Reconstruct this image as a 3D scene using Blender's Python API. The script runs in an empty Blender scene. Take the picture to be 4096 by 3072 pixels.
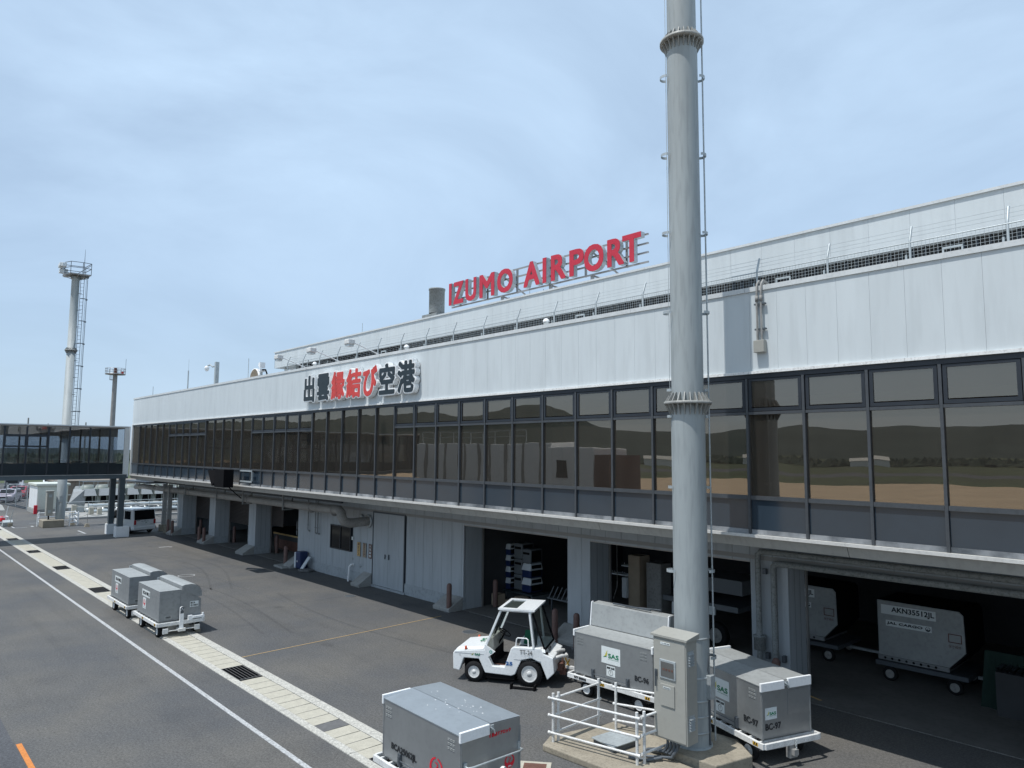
import bpy, math, random
from mathutils import Vector, Matrix
random.seed(7)
SC = 1.12                      # metres per layout unit
scene = bpy.context.scene
COL = scene.collection
# ---------------------------------------------------------------- camera, sky, sun, exposure
cam = bpy.data.cameras.new('camera'); cam.lens = 25.06; cam.sensor_width = 36; cam.clip_start = .05; cam.clip_end = 9000
camo = bpy.data.objects.new('camera', cam); COL.objects.link(camo)
CX = Vector((0.67563027, 0.73721223, 0.00647017)); CY = Vector((0.06603726, -0.06925719, 0.99541073)); CZ = Vector((0.73427707, -0.67210235, -0.09547573))
camo.matrix_world = Matrix(((CX.x, CY.x, CZ.x, 0), (CX.y, CY.y, CZ.y, 0), (CX.z, CY.z, CZ.z, 5.5*SC), (0, 0, 0, 1)))
scene.camera = camo
SUN = Vector((-0.09, -0.41, 1.0)).normalized()      # towards the sun
sl = bpy.data.lights.new('sun', 'SUN'); sl.energy = 3.9; sl.angle = math.radians(.55); sl.color = (1, .98, .945)
so = bpy.data.objects.new('sun', sl); COL.objects.link(so); so.rotation_euler = SUN.to_track_quat('Z', 'Y').to_euler()
world = bpy.data.worlds.new('World'); scene.world = world; world.use_nodes = True
wn = world.node_tree; wl = wn.links; bg = wn.nodes['Background']
sky = wn.nodes.new('ShaderNodeTexSky'); sky.sky_type = 'NISHITA'; sky.sun_disc = False
sky.sun_elevation = math.asin(SUN.z); sky.sun_rotation = math.radians(192); sky.air_density = 1.0; sky.dust_density = 1.0; sky.ozone_density = 2.0
tc = wn.nodes.new('ShaderNodeTexCoord'); mp = wn.nodes.new('ShaderNodeMapping'); mp.inputs['Scale'].default_value = (.8, 1.3, 2.6); mp.inputs['Rotation'].default_value = (.25, .1, .6)
n1 = wn.nodes.new('ShaderNodeTexNoise'); n1.inputs['Scale'].default_value = 1.5; n1.inputs['Detail'].default_value = 7; n1.inputs['Roughness'].default_value = .55; n1.inputs['Distortion'].default_value = .7
cr = wn.nodes.new('ShaderNodeValToRGB'); cr.color_ramp.elements[0].position = .38; cr.color_ramp.elements[0].color = (.62, .62, .62, 1); cr.color_ramp.elements[1].position = .70; cr.color_ramp.elements[1].color = (.97, .97, .97, 1)
mx = wn.nodes.new('ShaderNodeMix'); mx.data_type = 'RGBA'; mx.inputs['B'].default_value = (6.0, 7.95, 10.3, 1)
wl.new(tc.outputs['Generated'], mp.inputs['Vector']); wl.new(mp.outputs[0], n1.inputs['Vector']); wl.new(n1.outputs['Fac'], cr.inputs[0])
wl.new(cr.outputs[0], mx.inputs['Factor']); wl.new(sky.outputs[0], mx.inputs['A']); wl.new(mx.outputs['Result'], bg.inputs[0]); bg.inputs[1].default_value = .10
scene.view_settings.view_transform = 'Standard'; scene.view_settings.look = 'None'; scene.view_settings.exposure = 0; scene.view_settings.gamma = 1
scene.cycles.max_bounces = 8; scene.cycles.transparent_max_bounces = 16
# ---------------------------------------------------------------- materials
def new_mat(name):
    m = bpy.data.materials.new(name); m.use_nodes = True; return m, m.node_tree, m.node_tree.nodes['Principled BSDF']
def mat(name, c, rough=.5, metal=0, var=.12, vs=1.5, bump=0, bs=30, dark=None, streak=False, grime=0, coat=0):
    m, t, b = new_mat(name); N = t.nodes; L = t.links
    g = N.new('ShaderNodeNewGeometry'); mpn = N.new('ShaderNodeMapping'); L.new(g.outputs['Position'], mpn.inputs[0])
    mpn.inputs['Scale'].default_value = (1, 1, .12) if streak else (1, 1, 1)
    n = N.new('ShaderNodeTexNoise'); n.inputs['Scale'].default_value = vs; n.inputs['Detail'].default_value = 6; n.inputs['Roughness'].default_value = .6; L.new(mpn.outputs[0], n.inputs['Vector'])
    r = N.new('ShaderNodeValToRGB'); r.color_ramp.elements[0].position = .3; r.color_ramp.elements[1].position = .7
    d = dark or [x*(1-var*2) for x in c]
    r.color_ramp.elements[0].color = (*[(x*.5+y*.5) for x, y in zip(c, d)], 1) if not dark else (*d, 1)
    r.color_ramp.elements[1].color = (*[min(1, x*(1+var*.5)) for x in c], 1)
    L.new(n.outputs['Fac'], r.inputs[0]); out = r.outputs[0]
    if grime:
        n3 = N.new('ShaderNodeTexNoise'); n3.inputs['Scale'].default_value = vs*7; n3.inputs['Detail'].default_value = 8; L.new(mpn.outputs[0], n3.inputs['Vector'])
        r3 = N.new('ShaderNodeValToRGB'); r3.color_ramp.elements[0].position = .48; r3.color_ramp.elements[1].position = .68; r3.color_ramp.elements[1].color = (grime, grime, grime, 1); L.new(n3.outputs['Fac'], r3.inputs[0]); r3.color_ramp.elements[0].color = (0, 0, 0, 1)
        mm = N.new('ShaderNodeMix'); mm.data_type = 'RGBA'; mm.inputs['B'].default_value = (*[x*.45 for x in c], 1); L.new(r3.outputs[0], mm.inputs['Factor']); L.new(out, mm.inputs['A']); out = mm.outputs['Result']
    L.new(out, b.inputs['Base Color']); b.inputs['Roughness'].default_value = rough; b.inputs['Metallic'].default_value = metal
    if max(c) < .02: b.inputs['Specular IOR Level'].default_value = .12
    if coat: b.inputs['Coat Weight'].default_value = coat
    if bump:
        n2 = N.new('ShaderNodeTexNoise'); n2.inputs['Scale'].default_value = bs; n2.inputs['Detail'].default_value = 4; L.new(g.outputs['Position'], n2.inputs['Vector'])
        bp = N.new('ShaderNodeBump'); bp.inputs['Strength'].default_value = bump; bp.inputs['Distance'].default_value = .01; L.new(n2.outputs['Fac'], bp.inputs['Height']); L.new(bp.outputs[0], b.inputs['Normal'])
    return m
def glass(name, refl, rc, tc_, grough=.0, veil=.015):
    m, t, b = new_mat(name); N = t.nodes; L = t.links; N.remove(b)
    o = N['Material Output']; gl = N.new('ShaderNodeBsdfGlossy'); gl.inputs['Color'].default_value = (*rc, 1); gl.inputs['Roughness'].default_value = grough
    tr = N.new('ShaderNodeBsdfTransparent'); tr.inputs['Color'].default_value = (*tc_, 1); ms = N.new('ShaderNodeMixShader')
    lw = N.new('ShaderNodeLayerWeight'); lw.inputs['Blend'].default_value = .25; mr = N.new('ShaderNodeMapRange'); mr.inputs['To Min'].default_value = refl; mr.inputs['To Max'].default_value = min(1, refl+.5); L.new(lw.outputs['Fresnel'], mr.inputs['Value'])
    g = N.new('ShaderNodeNewGeometry'); n2 = N.new('ShaderNodeTexNoise'); n2.inputs['Scale'].default_value = .9; n2.inputs['Detail'].default_value = 1; L.new(g.outputs['Position'], n2.inputs['Vector'])
    bp = N.new('ShaderNodeBump'); bp.inputs['Strength'].default_value = .09; bp.inputs['Distance'].default_value = .03; L.new(n2.outputs['Fac'], bp.inputs['Height']); L.new(bp.outputs[0], gl.inputs['Normal'])
    L.new(mr.outputs[0], ms.inputs[0]); L.new(tr.outputs[0], ms.inputs[1]); L.new(gl.outputs[0], ms.inputs[2])
    df = N.new('ShaderNodeBsdfDiffuse'); df.inputs['Color'].default_value = (.50, .45, .39, 1); m2 = N.new('ShaderNodeMixShader'); nd = N.new('ShaderNodeTexNoise'); nd.inputs['Scale'].default_value = 2.2; nd.inputs['Detail'].default_value = 5  # diffuse veil lifts dark panes, standing in for reflected haze
    md_ = N.new('ShaderNodeMapping'); md_.inputs['Scale'].default_value = (1, 1, .25); L.new(g.outputs['Position'], md_.inputs[0]); L.new(md_.outputs[0], nd.inputs['Vector']); mrd = N.new('ShaderNodeMapRange'); mrd.inputs['To Min'].default_value = veil*.6; mrd.inputs['To Max'].default_value = veil*1.5; L.new(nd.outputs['Fac'], mrd.inputs['Value'])
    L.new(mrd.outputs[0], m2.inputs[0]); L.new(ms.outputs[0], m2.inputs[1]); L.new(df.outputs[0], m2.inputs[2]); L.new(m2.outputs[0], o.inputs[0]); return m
def asphalt(name, c, warm, seam=True, fine=1.0):
    m, t, b = new_mat(name); N = t.nodes; L = t.links; g = N.new('ShaderNodeNewGeometry')
    def noise(s, d, ro=.6, sc=None):
        n = N.new('ShaderNodeTexNoise'); n.inputs['Scale'].default_value = s; n.inputs['Detail'].default_value = d; n.inputs['Roughness'].default_value = ro
        if sc:
            q = N.new('ShaderNodeMapping'); q.inputs['Scale'].default_value = sc; L.new(g.outputs['Position'], q.inputs[0]); L.new(q.outputs[0], n.inputs['Vector'])
        else: L.new(g.outputs['Position'], n.inputs['Vector'])
        return n.outputs['Fac']
    def ramp(src, p0, c0, p1, c1):
        r = N.new('ShaderNodeValToRGB'); r.color_ramp.elements[0].position = p0; r.color_ramp.elements[1].position = p1; r.color_ramp.elements[0].color = (*c0, 1); r.color_ramp.elements[1].color = (*c1, 1); L.new(src, r.inputs[0]); return r.outputs[0]
    def mix(f, a, bb, mode='MIX', fv=None):
        q = N.new('ShaderNodeMix'); q.data_type = 'RGBA'; q.blend_type = mode
        if fv is None: L.new(f, q.inputs['Factor'])
        else: q.inputs['Factor'].default_value = fv
        L.new(a, q.inputs['A']); L.new(bb, q.inputs['B']); return q.outputs['Result']
    base = ramp(noise(.22, 5), .38, c, .62, warm)
    sp = ramp(noise(20*fine, 6, .95), .40, (.60,)*3, .62, (1.42,)*3)
    o = mix(None, base, sp, 'MULTIPLY', 1)
    st = ramp(noise(.6, 8, .65), .5, (1,)*3, .75, (.86,)*3); o = mix(None, o, st, 'MULTIPLY', 1)
    tr = ramp(noise(1.0, 3, .5, (.05, 1.6, 1)), .55, (1,)*3, .75, (.86,)*3); o = mix(None, o, tr, 'MULTIPLY', 1)
    wt = ramp(noise(9, 2, .5), .735, (0,)*3, .75, (.35,)*3)
    q = N.new('ShaderNodeRGB'); q.outputs[0].default_value = (.25, .24, .22, 1); o = mix(wt, o, q.outputs[0])
    L.new(o, b.inputs['Base Color']); b.inputs['Roughness'].default_value = .85; b.inputs['Specular IOR Level'].default_value = .3
    bp = N.new('ShaderNodeBump'); bp.inputs['Strength'].default_value = .5; bp.inputs['Distance'].default_value = .006; n2 = noise(70*fine, 3, .7); L.new(n2, bp.inputs['Height']); L.new(bp.outputs[0], b.inputs['Normal'])
    return m
M = {}
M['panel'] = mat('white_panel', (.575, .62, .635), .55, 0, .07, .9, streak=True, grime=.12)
M['coping'] = mat('coping_metal', (.62, .64, .64), .4, 0, .1, 2, grime=.2)
M['flash'] = mat('flashing', (.80, .80, .78), .45, 0, .1, 3, grime=.5)
M['frame'] = mat('dark_frame', (.030, .036, .045), .42, .3, .15, 3)
M['mullion'] = mat('mullion_grey', (.075, .082, .09), .45, .3, .15, 3, grime=.3)
M['glass'] = glass('bronze_glass', .25, (.66, .585, .50), (.50, .49, .475), veil=.036)
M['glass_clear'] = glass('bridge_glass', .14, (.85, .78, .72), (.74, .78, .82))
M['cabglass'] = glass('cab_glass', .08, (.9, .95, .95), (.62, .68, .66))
M['spandrel'] = mat('spandrel_panel', (.030, .045, .062), .16, 0, .1, 1.2)
M['spandrel_dark'] = mat('spandrel_dark', (.018, .026, .032), .15, 0, .1, 1.2)
M['ledge'] = mat('ledge', (.56, .55, .52), .5, 0, .08, 2, grime=.22)
M['peel'] = mat('peeling_sill', (.30, .31, .32), .6, 0, .3, 1.6, dark=(.05, .06, .07))
M['fascia'] = mat('fascia', (.33, .325, .30), .6, 0, .1, 1.5, streak=True, grime=.25)
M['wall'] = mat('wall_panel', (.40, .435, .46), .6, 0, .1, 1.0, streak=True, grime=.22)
M['plinth'] = mat('wall_plinth', (.37, .40, .42), .75, 0, .12, 1.4, grime=.4, bump=.2)
M['concrete'] = mat('concrete', (.31, .275, .215), .9, 0, .2, 3, bump=.5, bs=40, grime=.45)
M['pale_conc'] = mat('pale_concrete', (.34, .34, .325), .85, 0, .15, 3, bump=.3, bs=40, grime=.35)
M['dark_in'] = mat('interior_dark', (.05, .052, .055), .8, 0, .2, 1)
M['inner_pale'] = mat('inner_pale', (.42, .38, .34), .8, 0, .15, .8)
M['floor_in'] = mat('interior_floor', (.16, .155, .145), .8, 0, .2, 1, grime=.3)
M['shutter'] = mat('shutter', (.055, .047, .045), .5, .3, .1, 2)
M['rail'] = mat('guide_rail', (.35, .34, .33), .4, .5, .1, 2)
M['soffit'] = mat('soffit', (.30, .30, .29), .8, 0, .1, 1)
M['roof'] = mat('roof_deck', (.30, .31, .31), .8, 0, .15, 1, grime=.3)
M['galv'] = mat('galvanised', (.46, .50, .51), .48, .35, .14, 2.2, grime=.35)
M['polepaint'] = mat('pole_paint', (.335, .368, .372), .6, 0, .15, 1.6, streak=True, grime=.30)
M['flange'] = mat('flange_rust', (.34, .34, .32), .6, .1, .25, 6, grime=.5)
M['steel_dk'] = mat('steel_dark', (.10, .115, .13), .5, .3, .12, 2)
M['bridge_steel'] = mat('bridge_steel', (.085, .11, .125), .45, .1, .12, 2, grime=.2)
M['white'] = mat('white_paint', (.86, .87, .87), .38, 0, .06, 3, grime=.14)
M['tug_white'] = mat('tug_white', (.80, .82, .82), .3, 0, .06, 3, grime=.2, coat=.3)
M['worn_white'] = mat('worn_white', (.74, .74, .72), .5, 0, .2, 7, grime=.55)
M['black'] = mat('black', (.006, .006, .007), .85, 0, .2, 3)
M['rubber'] = mat('rubber', (.018, .018, .019), .8, 0, .3, 12, bump=.3)
M['rust'] = mat('rusty_brown', (.16, .075, .055), .75, 0, .3, 5, grime=.6)
M['bollard'] = mat('bollard_brown', (.17, .10, .085), .65, 0, .2, 5, grime=.5)
M['alu'] = mat('aluminium_sheet', (.37, .385, .39), .42, .7, .10, 1.2, bump=.22, bs=2.2, grime=.12)
M['alu_dull'] = mat('aluminium_dull', (.31, .325, .33), .55, .5, .08, 1.2, grime=.25)
M['alu_top'] = mat('aluminium_top', (.34, .38, .41), .5, .45, .10, 1.6, grime=.1)
M['alu_pale'] = mat('aluminium_pale', (.36, .375, .37), .6, .25, .10, 1.6, grime=.25)
M['cab_beige'] = mat('cabinet_beige', (.345, .34, .305), .45, 0, .05, 1.5, grime=.1)
M['beige'] = mat('beige_panel', (.60, .62, .55), .5, 0, .08, 1.5, grime=.2)
M['red'] = mat('sign_red', (.52, .025, .05), .45, 0, .08, 2, grime=.12)
M['kanji_red'] = mat('letter_red', (.62, .055, .045), .45, 0, .08, 2, grime=.15)
M['kanji_black'] = mat('letter_black', (.012, .022, .028), .4, 0, .1, 2)
M['label_w'] = mat('label_white', (.70, .74, .73), .5, 0, .05, 4)
M['label_g'] = mat('label_green', (.02, .20, .10), .5, 0, .05, 4)
M['label_y'] = mat('label_yellow', (.55, .50, .05), .5, 0, .05, 4)
M['ink'] = mat('ink', (.02, .022, .025), .6, 0, .1, 4)
M['ink_blue'] = mat('ink_blue', (.03, .12, .32), .6, 0, .1, 4)
M['teal'] = mat('teal_mark', (.02, .30, .24), .6, 0, .1, 4)
M['crane_red'] = mat('emblem_red', (.62, .015, .035), .4, 0, .05, 4)
M['orange'] = mat('orange_lens', (.55, .10, .04), .3, 0, .1, 4)
M['hazard'] = mat('hazard_yellow', (.55, .33, .03), .5, 0, .15, 8)
M['navy'] = mat('navy_plastic', (.012, .028, .095), .4, 0, .1, 3)
M['crate_w'] = mat('crate_white', (.62, .66, .68), .5, 0, .05, 3)
M['crate_g'] = mat('crate_grey', (.15, .165, .175), .5, 0, .1, 3)
M['card'] = mat('cardboard', (.42, .34, .25), .8, 0, .1, 3)
M['seat'] = mat('seat_vinyl', (.03, .045, .05), .45, 0, .1, 5)
M['green'] = mat('green_pad', (.008, .16, .08), .5, 0, .1, 4)
M['tank'] = mat('tank_brown', (.20, .165, .13), .7, 0, .2, .7, grime=.3)
M['pipe_b'] = mat('bright_pipe', (.66, .70, .70), .3, .5, .06, 2)
M['duct'] = mat('grey_duct', (.30, .295, .28), .6, 0, .18, 2, grime=.5)
M['dirty_pipe'] = mat('dirty_pipe', (.24, .26, .26), .6, 0, .2, 3, grime=.8)
M['unit'] = mat('unit_green_grey', (.27, .30, .27), .55, 0, .08, 1.5, grime=.15)
M['rope'] = mat('rope', (.55, .53, .47), .9, 0, .15, 20)
M['slab'] = mat('drain_slab', (.46, .435, .36), .9, 0, .12, 5, bump=.4, bs=60, grime=.25)
M['kerb'] = mat('drain_kerb', (.50, .49, .44), .95, 0, .5, 26, dark=(.26, .25, .23), bump=.6, bs=50)
M['slab_dark'] = mat('drain_slab_dark', (.13, .13, .13), .9, 0, .2, 8, bump=.4, bs=60)
M['line_w'] = mat('line_white', (.52, .53, .53), .8, 0, .35, 22, dark=(.22, .22, .22), grime=.4)
M['line_o'] = mat('line_orange', (.62, .22, .05), .8, 0, .25, 22, grime=.4)
M['line_y'] = mat('line_yellow', (.62, .42, .18), .8, 0, .2, 30)
M['apron'] = asphalt('apron_asphalt', (.092, .094, .097), (.124, .119, .110))
M['patch'] = asphalt('asphalt_patch', (.078, .081, .088), (.092, .095, .102))
M['tyre'] = asphalt('tyre_mark', (.080, .081, .084), (.103, .100, .094))
M['conc_apron'] = mat('concrete_apron', (.52, .40, .27), .9, 0, .15, .15)
M['grass'] = mat('field_grass', (.055, .075, .025), .95, 0, .3, .05, dark=(.045, .05, .02))
M['hill'] = mat('hill_forest', (.030, .044, .038), 1, 0, .3, .012, dark=(.016, .028, .024))
M['tree'] = mat('hedge_green', (.045, .062, .042), 1, 0, .3, .2)
M['tail'] = mat('tail_red', (.35, .015, .02), .25, 0, .1, 4)
M['lens'] = mat('lamp_lens', (.55, .58, .58), .15, .2, .1, 4)
M['winblk'] = mat('window_black', (.010, .012, .014), .08, 0, .1, 2)
M['pane_grey'] = mat('pane_grey', (.13, .13, .125), .08, 0, .1, 4)
M['skylight'] = mat('skylight', (.04, .05, .045), .1, 0, .1, 4)
M['greenmesh'] = mat('green_cover', (.008, .03, .022), .8, 0, .2, 6)
for nme, c in (('car_white', (.72, .74, .74)), ('car_silver', (.30, .31, .33)), ('car_red', (.40, .02, .04)), ('car_black', (.014, .016, .022)), ('car_lilac', (.42, .38, .44))):
    M[nme] = mat(nme, c, .28, .1, .04, 2, coat=.4)
# ---------------------------------------------------------------- mesh helpers
_gl = {}
def glyph(body):
    if body in _gl: return _gl[body]
    cu = bpy.data.curves.new('g', 'FONT'); cu.body = body; cu.extrude = .5; cu.resolution_u = 4
    ob = bpy.data.objects.new('g', cu); COL.objects.link(ob); dg = bpy.context.evaluated_depsgraph_get()
    me = bpy.data.meshes.new_from_object(ob.evaluated_get(dg)); vs = [v.co.copy() for v in me.vertices]; fs = [tuple(p.vertices) for p in me.polygons]
    bpy.data.objects.remove(ob); bpy.data.curves.remove(cu); bpy.data.meshes.remove(me)
    x0 = min(v.x for v in vs); x1 = max(v.x for v in vs); y0 = min(v.y for v in vs); y1 = max(v.y for v in vs)
    _gl[body] = ([((v.x-x0)/(x1-x0), (v.y-y0)/(y1-y0), v.z) for v in vs], fs); return _gl[body]
class MB:
    def __init__(s): s.v = []; s.f = []; s.sm = []; s.T = None
    def add(s, vs, fs, smooth=False):
        o = len(s.v)
        for p in vs:
            p = Vector(p); s.v.append(s.T @ p if s.T else p)
        for f in fs: s.f.append(tuple(i+o for i in f)); s.sm.append(smooth)
        return s
    def box(s, x0, x1, y0, y1, z0, z1):
        vs = [(x, y, z) for z in (z0, z1) for x, y in ((x0, y0), (x1, y0), (x1, y1), (x0, y1))]
        return s.add(vs, [(3, 2, 1, 0), (4, 5, 6, 7), (0, 1, 5, 4), (1, 2, 6, 5), (2, 3, 7, 6), (3, 0, 4, 7)])
    def hexa(s, b, t):           # bottom 4 pts, top 4 pts (ccw from above)
        return s.add(list(b)+list(t), [(3, 2, 1, 0), (4, 5, 6, 7), (0, 1, 5, 4), (1, 2, 6, 5), (2, 3, 7, 6), (3, 0, 4, 7)])
    def bar(s, a, b, w, h=None, up=(0, 0, 1)):
        a = Vector(a); b = Vector(b); d = (b-a).normalized(); h = h or w; u = Vector(up)
        if abs(d.dot(u)) > .95: u = Vector((1, 0, 0))
        r = d.cross(u).normalized()*w/2; q = r.cross(d).normalized()*h/2
        return s.hexa([a-r-q, a+r-q, b+r-q, b-r-q], [a-r+q, a+r+q, b+r+q, b-r+q])
    def tube(s, pts, r, n=8, cap=True):
        pts = [Vector(p) for p in pts]; rs = r if isinstance(r, (list, tuple)) else [r]*len(pts)
        rings = []; prev = None
        for i, p in enumerate(pts):
            if i == 0: d = pts[1]-p
            elif i == len(pts)-1: d = p-pts[i-1]
            else: d = (pts[i+1]-p).normalized()+(p-pts[i-1]).normalized()
            d.normalize(); u = prev if prev is not None else (Vector((0, 0, 1)) if abs(d.z) < .9 else Vector((1, 0, 0)))
            x = (u-d*u.dot(d)).normalized(); prev = x; y = d.cross(x)
            rings.append([p+(x*math.cos(2*math.pi*k/n)+y*math.sin(2*math.pi*k/n))*rs[i] for k in range(n)])
        vs = [q for ring in rings for q in ring]; fs = []
        for i in range(len(rings)-1):
            for k in range(n): fs.append((i*n+k, i*n+(k+1) % n, (i+1)*n+(k+1) % n, (i+1)*n+k))
        s.add(vs, fs, True)
        if cap: s.add(rings[0], [tuple(range(n-1, -1, -1))]); s.add(rings[-1], [tuple(range(n))])
        return s
    def lathe(s, c, prof, n=24, axis='z', smooth=True):
        c = Vector(c); vs = []
        for r, h in prof:
            for k in range(n):
                a = 2*math.pi*k/n; x, y = r*math.cos(a), r*math.sin(a)
                vs.append(c+(Vector((x, y, h)) if axis == 'z' else Vector((x, h, y)) if axis == 'y' else Vector((h, x, y))))
        fs = [(i*n+k, i*n+(k+1) % n, (i+1)*n+(k+1) % n, (i+1)*n+k) for i in range(len(prof)-1) for k in range(n)]
        return s.add(vs, fs, smooth)
    def cyl(s, c, r, h, n=20, axis='z'):
        s.lathe(c, [(r, 0), (r, h)], n, axis)
        for hh in (0, h): s.lathe(c, [(r, hh), (.0005, hh)], n, axis, False)
        return s
    def prism(s, poly, d0, d1, plane='xz'):
        def P(a, b, d): return (a, d, b) if plane == 'xz' else (a, b, d) if plane == 'xy' else (d, a, b)
        n = len(poly); vs = [P(a, b, d0) for a, b in poly]+[P(a, b, d1) for a, b in poly]
        fs = [tuple(range(n-1, -1, -1)), tuple(range(n, 2*n))]+[(i, (i+1) % n, n+(i+1) % n, n+i) for i in range(n)]
        return s.add(vs, fs)
    def text(s, body, o, u, v, w, h, t=.002, bold=0, k=8, zoff=0, sq=False):
        o = Vector(o); u = Vector(u).normalized(); v = Vector(v).normalized(); n = u.cross(v); vs, fs = glyph(body)
        offs = [(0, 0)] if not bold else [(p*(1-.013*i), q*(1-.013*i)) for i, (p, q) in enumerate ([(a*bold, c*bold) for a in (-1, 0, 1) for c in (-1, 0, 1)] if sq else [(bold*math.cos(2*math.pi*i/k), bold*math.sin(2*math.pi*i/k)) for i in range(k)])]
        for i, (a, b) in enumerate(offs):
            s.add([o+u*(x*(w-2*bold)+bold+a)+v*(y*(h-2*bold)+bold+b)+n*((z+.5)*(t+i*.0007)+zoff) for x, y, z in vs], fs)
        return s
    def build(s, name, m, parent=None, world=False, bevel=0, **kw):
        me = bpy.data.meshes.new(name); off = Vector((0, 0, 0))
        vs = [p*SC for p in s.v]
        ob = bpy.data.objects.new(name, me); COL.objects.link(ob)
        if parent is not None:
            ob.parent = parent
            if world: off = parent.get('_w') and Vector(parent['_w']) or Vector((0, 0, 0))
        else:
            xs = [p.x for p in vs]; ys = [p.y for p in vs]; off = Vector(((min(xs)+max(xs))/2, (min(ys)+max(ys))/2, min(p.z for p in vs))); ob.location = off; ob['_w'] = list(off)
        me.from_pydata([p-off for p in vs], [], s.f); me.polygons.foreach_set('use_smooth', s.sm)
        mm = m if isinstance(m, (list, tuple)) else [m]
        for q in mm: me.materials.append(M[q])
        import bmesh
        bm = bmesh.new(); bm.from_mesh(me); bmesh.ops.recalc_face_normals(bm, faces=bm.faces[:]); bm.to_mesh(me); bm.free()
        me.update()
        if bevel:
            md = ob.modifiers.new('bevel', 'BEVEL'); md.width = bevel*SC; md.segments = 2; md.limit_method = 'ANGLE'; md.angle_limit = math.radians(35)
        for k, q in kw.items(): ob[k] = q
        return ob
def thing(name, loc, label, cat, group=None, rz=0):
    o = bpy.data.objects.new(name, None); COL.objects.link(o); o.empty_display_size = .3
    o.location = Vector(loc)*SC; o.rotation_euler = (0, 0, rz); o['_w'] = list(o.location); o['label'] = label; o['category'] = cat
    if group: o['group'] = group
    return o
def copy_tree(o, parent=None):
    c = o.copy(); COL.objects.link(c); c.parent = parent
    for ch in list(o.children): copy_tree(ch, c)
    return c
def dup(o, loc, rz, label):
    c = copy_tree(o); c.location = Vector(loc)*SC; c.rotation_euler = (0, 0, rz); c['label'] = label; return c
def one(b, name, m, label, cat, group=None, **kw):
    o = b.build(name, m, **kw); o['label'] = label; o['category'] = cat
    if group: o['group'] = group
    return o
def struct(b, name, m): o = b.build(name, m); o['kind'] = 'structure'; return o
def catenary(a, b, sag, n=8):
    a = Vector(a); b = Vector(b); return [a.lerp(b, i/n)-Vector((0, 0, sag*4*(i/n)*(1-i/n))) for i in range(n+1)]
R = math.radians
# ================================================================ GROUND
struct(MB().add([(-4000, -4000, 0), (4000, -4000, 0), (4000, 4000, 0), (-4000, 4000, 0)], [(0, 1, 2, 3)]), 'ground', 'grass')
struct(MB().add([(-140, -14, .004), (60, -14, .004), (60, 60, .004), (-140, 60, .004)], [(0, 1, 2, 3)]), 'apron', 'apron')
struct(MB().add([(-300, -112, .004), (300, -112, .004), (300, -14, .004), (-300, -14, .004)], [(0, 1, 2, 3)]), 'concrete_apron', 'conc_apron')
struct(MB().add([(-600, -190, .004), (600, -190, .004), (600, -160, .004), (-600, -160, .004)], [(0, 1, 2, 3)]), 'runway', 'patch')
struct(MB().add([(-120, -13, .008), (40, -13, .008), (40, 2.56, .008), (-120, 2.56, .008)], [(0, 1, 2, 3)]), 'taxi_lane', 'patch')
struct(MB().box(-120, 40, 6.14, 6.235, .004, .012), 'lane_line', 'line_w')
struct(MB().box(-16.47, -14.2, 2.58, 2.67, .008, .014), 'orange_line', 'line_o')
struct(MB().bar((-19.33, 7.98, .008), (-19.72, 14.9, .008), .022, .006), 'yellow_line', 'line_y')
b = MB()
for (x0, y0, x1, y1) in ((-43.9, 13.05, -43.75, 13.6), (-43.75, 13.55, -43.55, 13.7), (-56.2, 11.45, -54.1, 11.57), (-54, 11.0, -53.9, 11.55), (-60.85, 8.55, -60.75, 9.3), (-60.8, 8.5, -62.2, 8.6), (-61.6, 9.6, -61.0, 9.75), (-64, 9.9, -63.9, 10.9)):
    b.box(min(x0, x1), max(x0, x1), y0, y1, .005, .01)
struct(b, 'parking_marks', 'line_w')
b = MB(); n = 36
for i in range(n):
    a0, a1 = 2*math.pi*i/n, 2*math.pi*(i+1)/n; c = (-33.3, 11.11)
    b.hexa([(c[0]+r*.9*math.cos(a), c[1]+r*math.sin(a), .005) for r, a in ((.32, a0), (.36, a0), (.36, a1), (.32, a1))], [(c[0]+r*.9*math.cos(a), c[1]+r*math.sin(a), .010) for r, a in ((.32, a0), (.36, a0), (.36, a1), (.32, a1))])
struct(b, 'circle_mark', 'line_w')
# saw-cut joints in the asphalt
b = MB(); b.box(-17.3, -9, 8.81, 8.815, .004, .0055)
for x in (-30.5, -24.8): b.box(x, x+.012, 8, 14, .004, .0055)
b.box(-44, -20, 11.9, 11.912, .004, .0055); struct(b, 'asphalt_joints', 'steel_dk')
b = MB()
def arc(pts, w):
    for (x0, y0), (x1, y1) in zip(pts, pts[1:]): b.add([(x0, y0, .0052), (x1, y1, .0052), (x1, y1+w, .0052), (x0, y0+w, .0052)], [(0, 1, 2, 3)])
for ox, oy, am in ((-42, 11.2, 1.1), (-41.6, 11.9, 1.2), (-34, 9.6, .5), (-33.5, 10.3, .5), (-27, 12.4, -.5)): arc([(ox+.6*i, oy+am*math.sin(i*.17)) for i in range(22)], .10)
struct(b, 'tyre_marks', 'tyre')
b = MB()
for i in range(26):
    cx_, cy_, r_ = random.uniform(-46, -9), random.uniform(8.4, 15), random.uniform(.03, .16); ph = random.uniform(0, 6)
    b.add([(cx_+r_*(1+.3*math.sin(3*a+ph))*math.cos(a)*1.4, cy_+r_*(1+.3*math.sin(2*a+ph))*math.sin(a), .0055+.0001*i) for a in [k*math.pi/8 for k in range(16)]], [tuple(range(16))])
struct(b, 'oil_spots', 'tyre')
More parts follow.
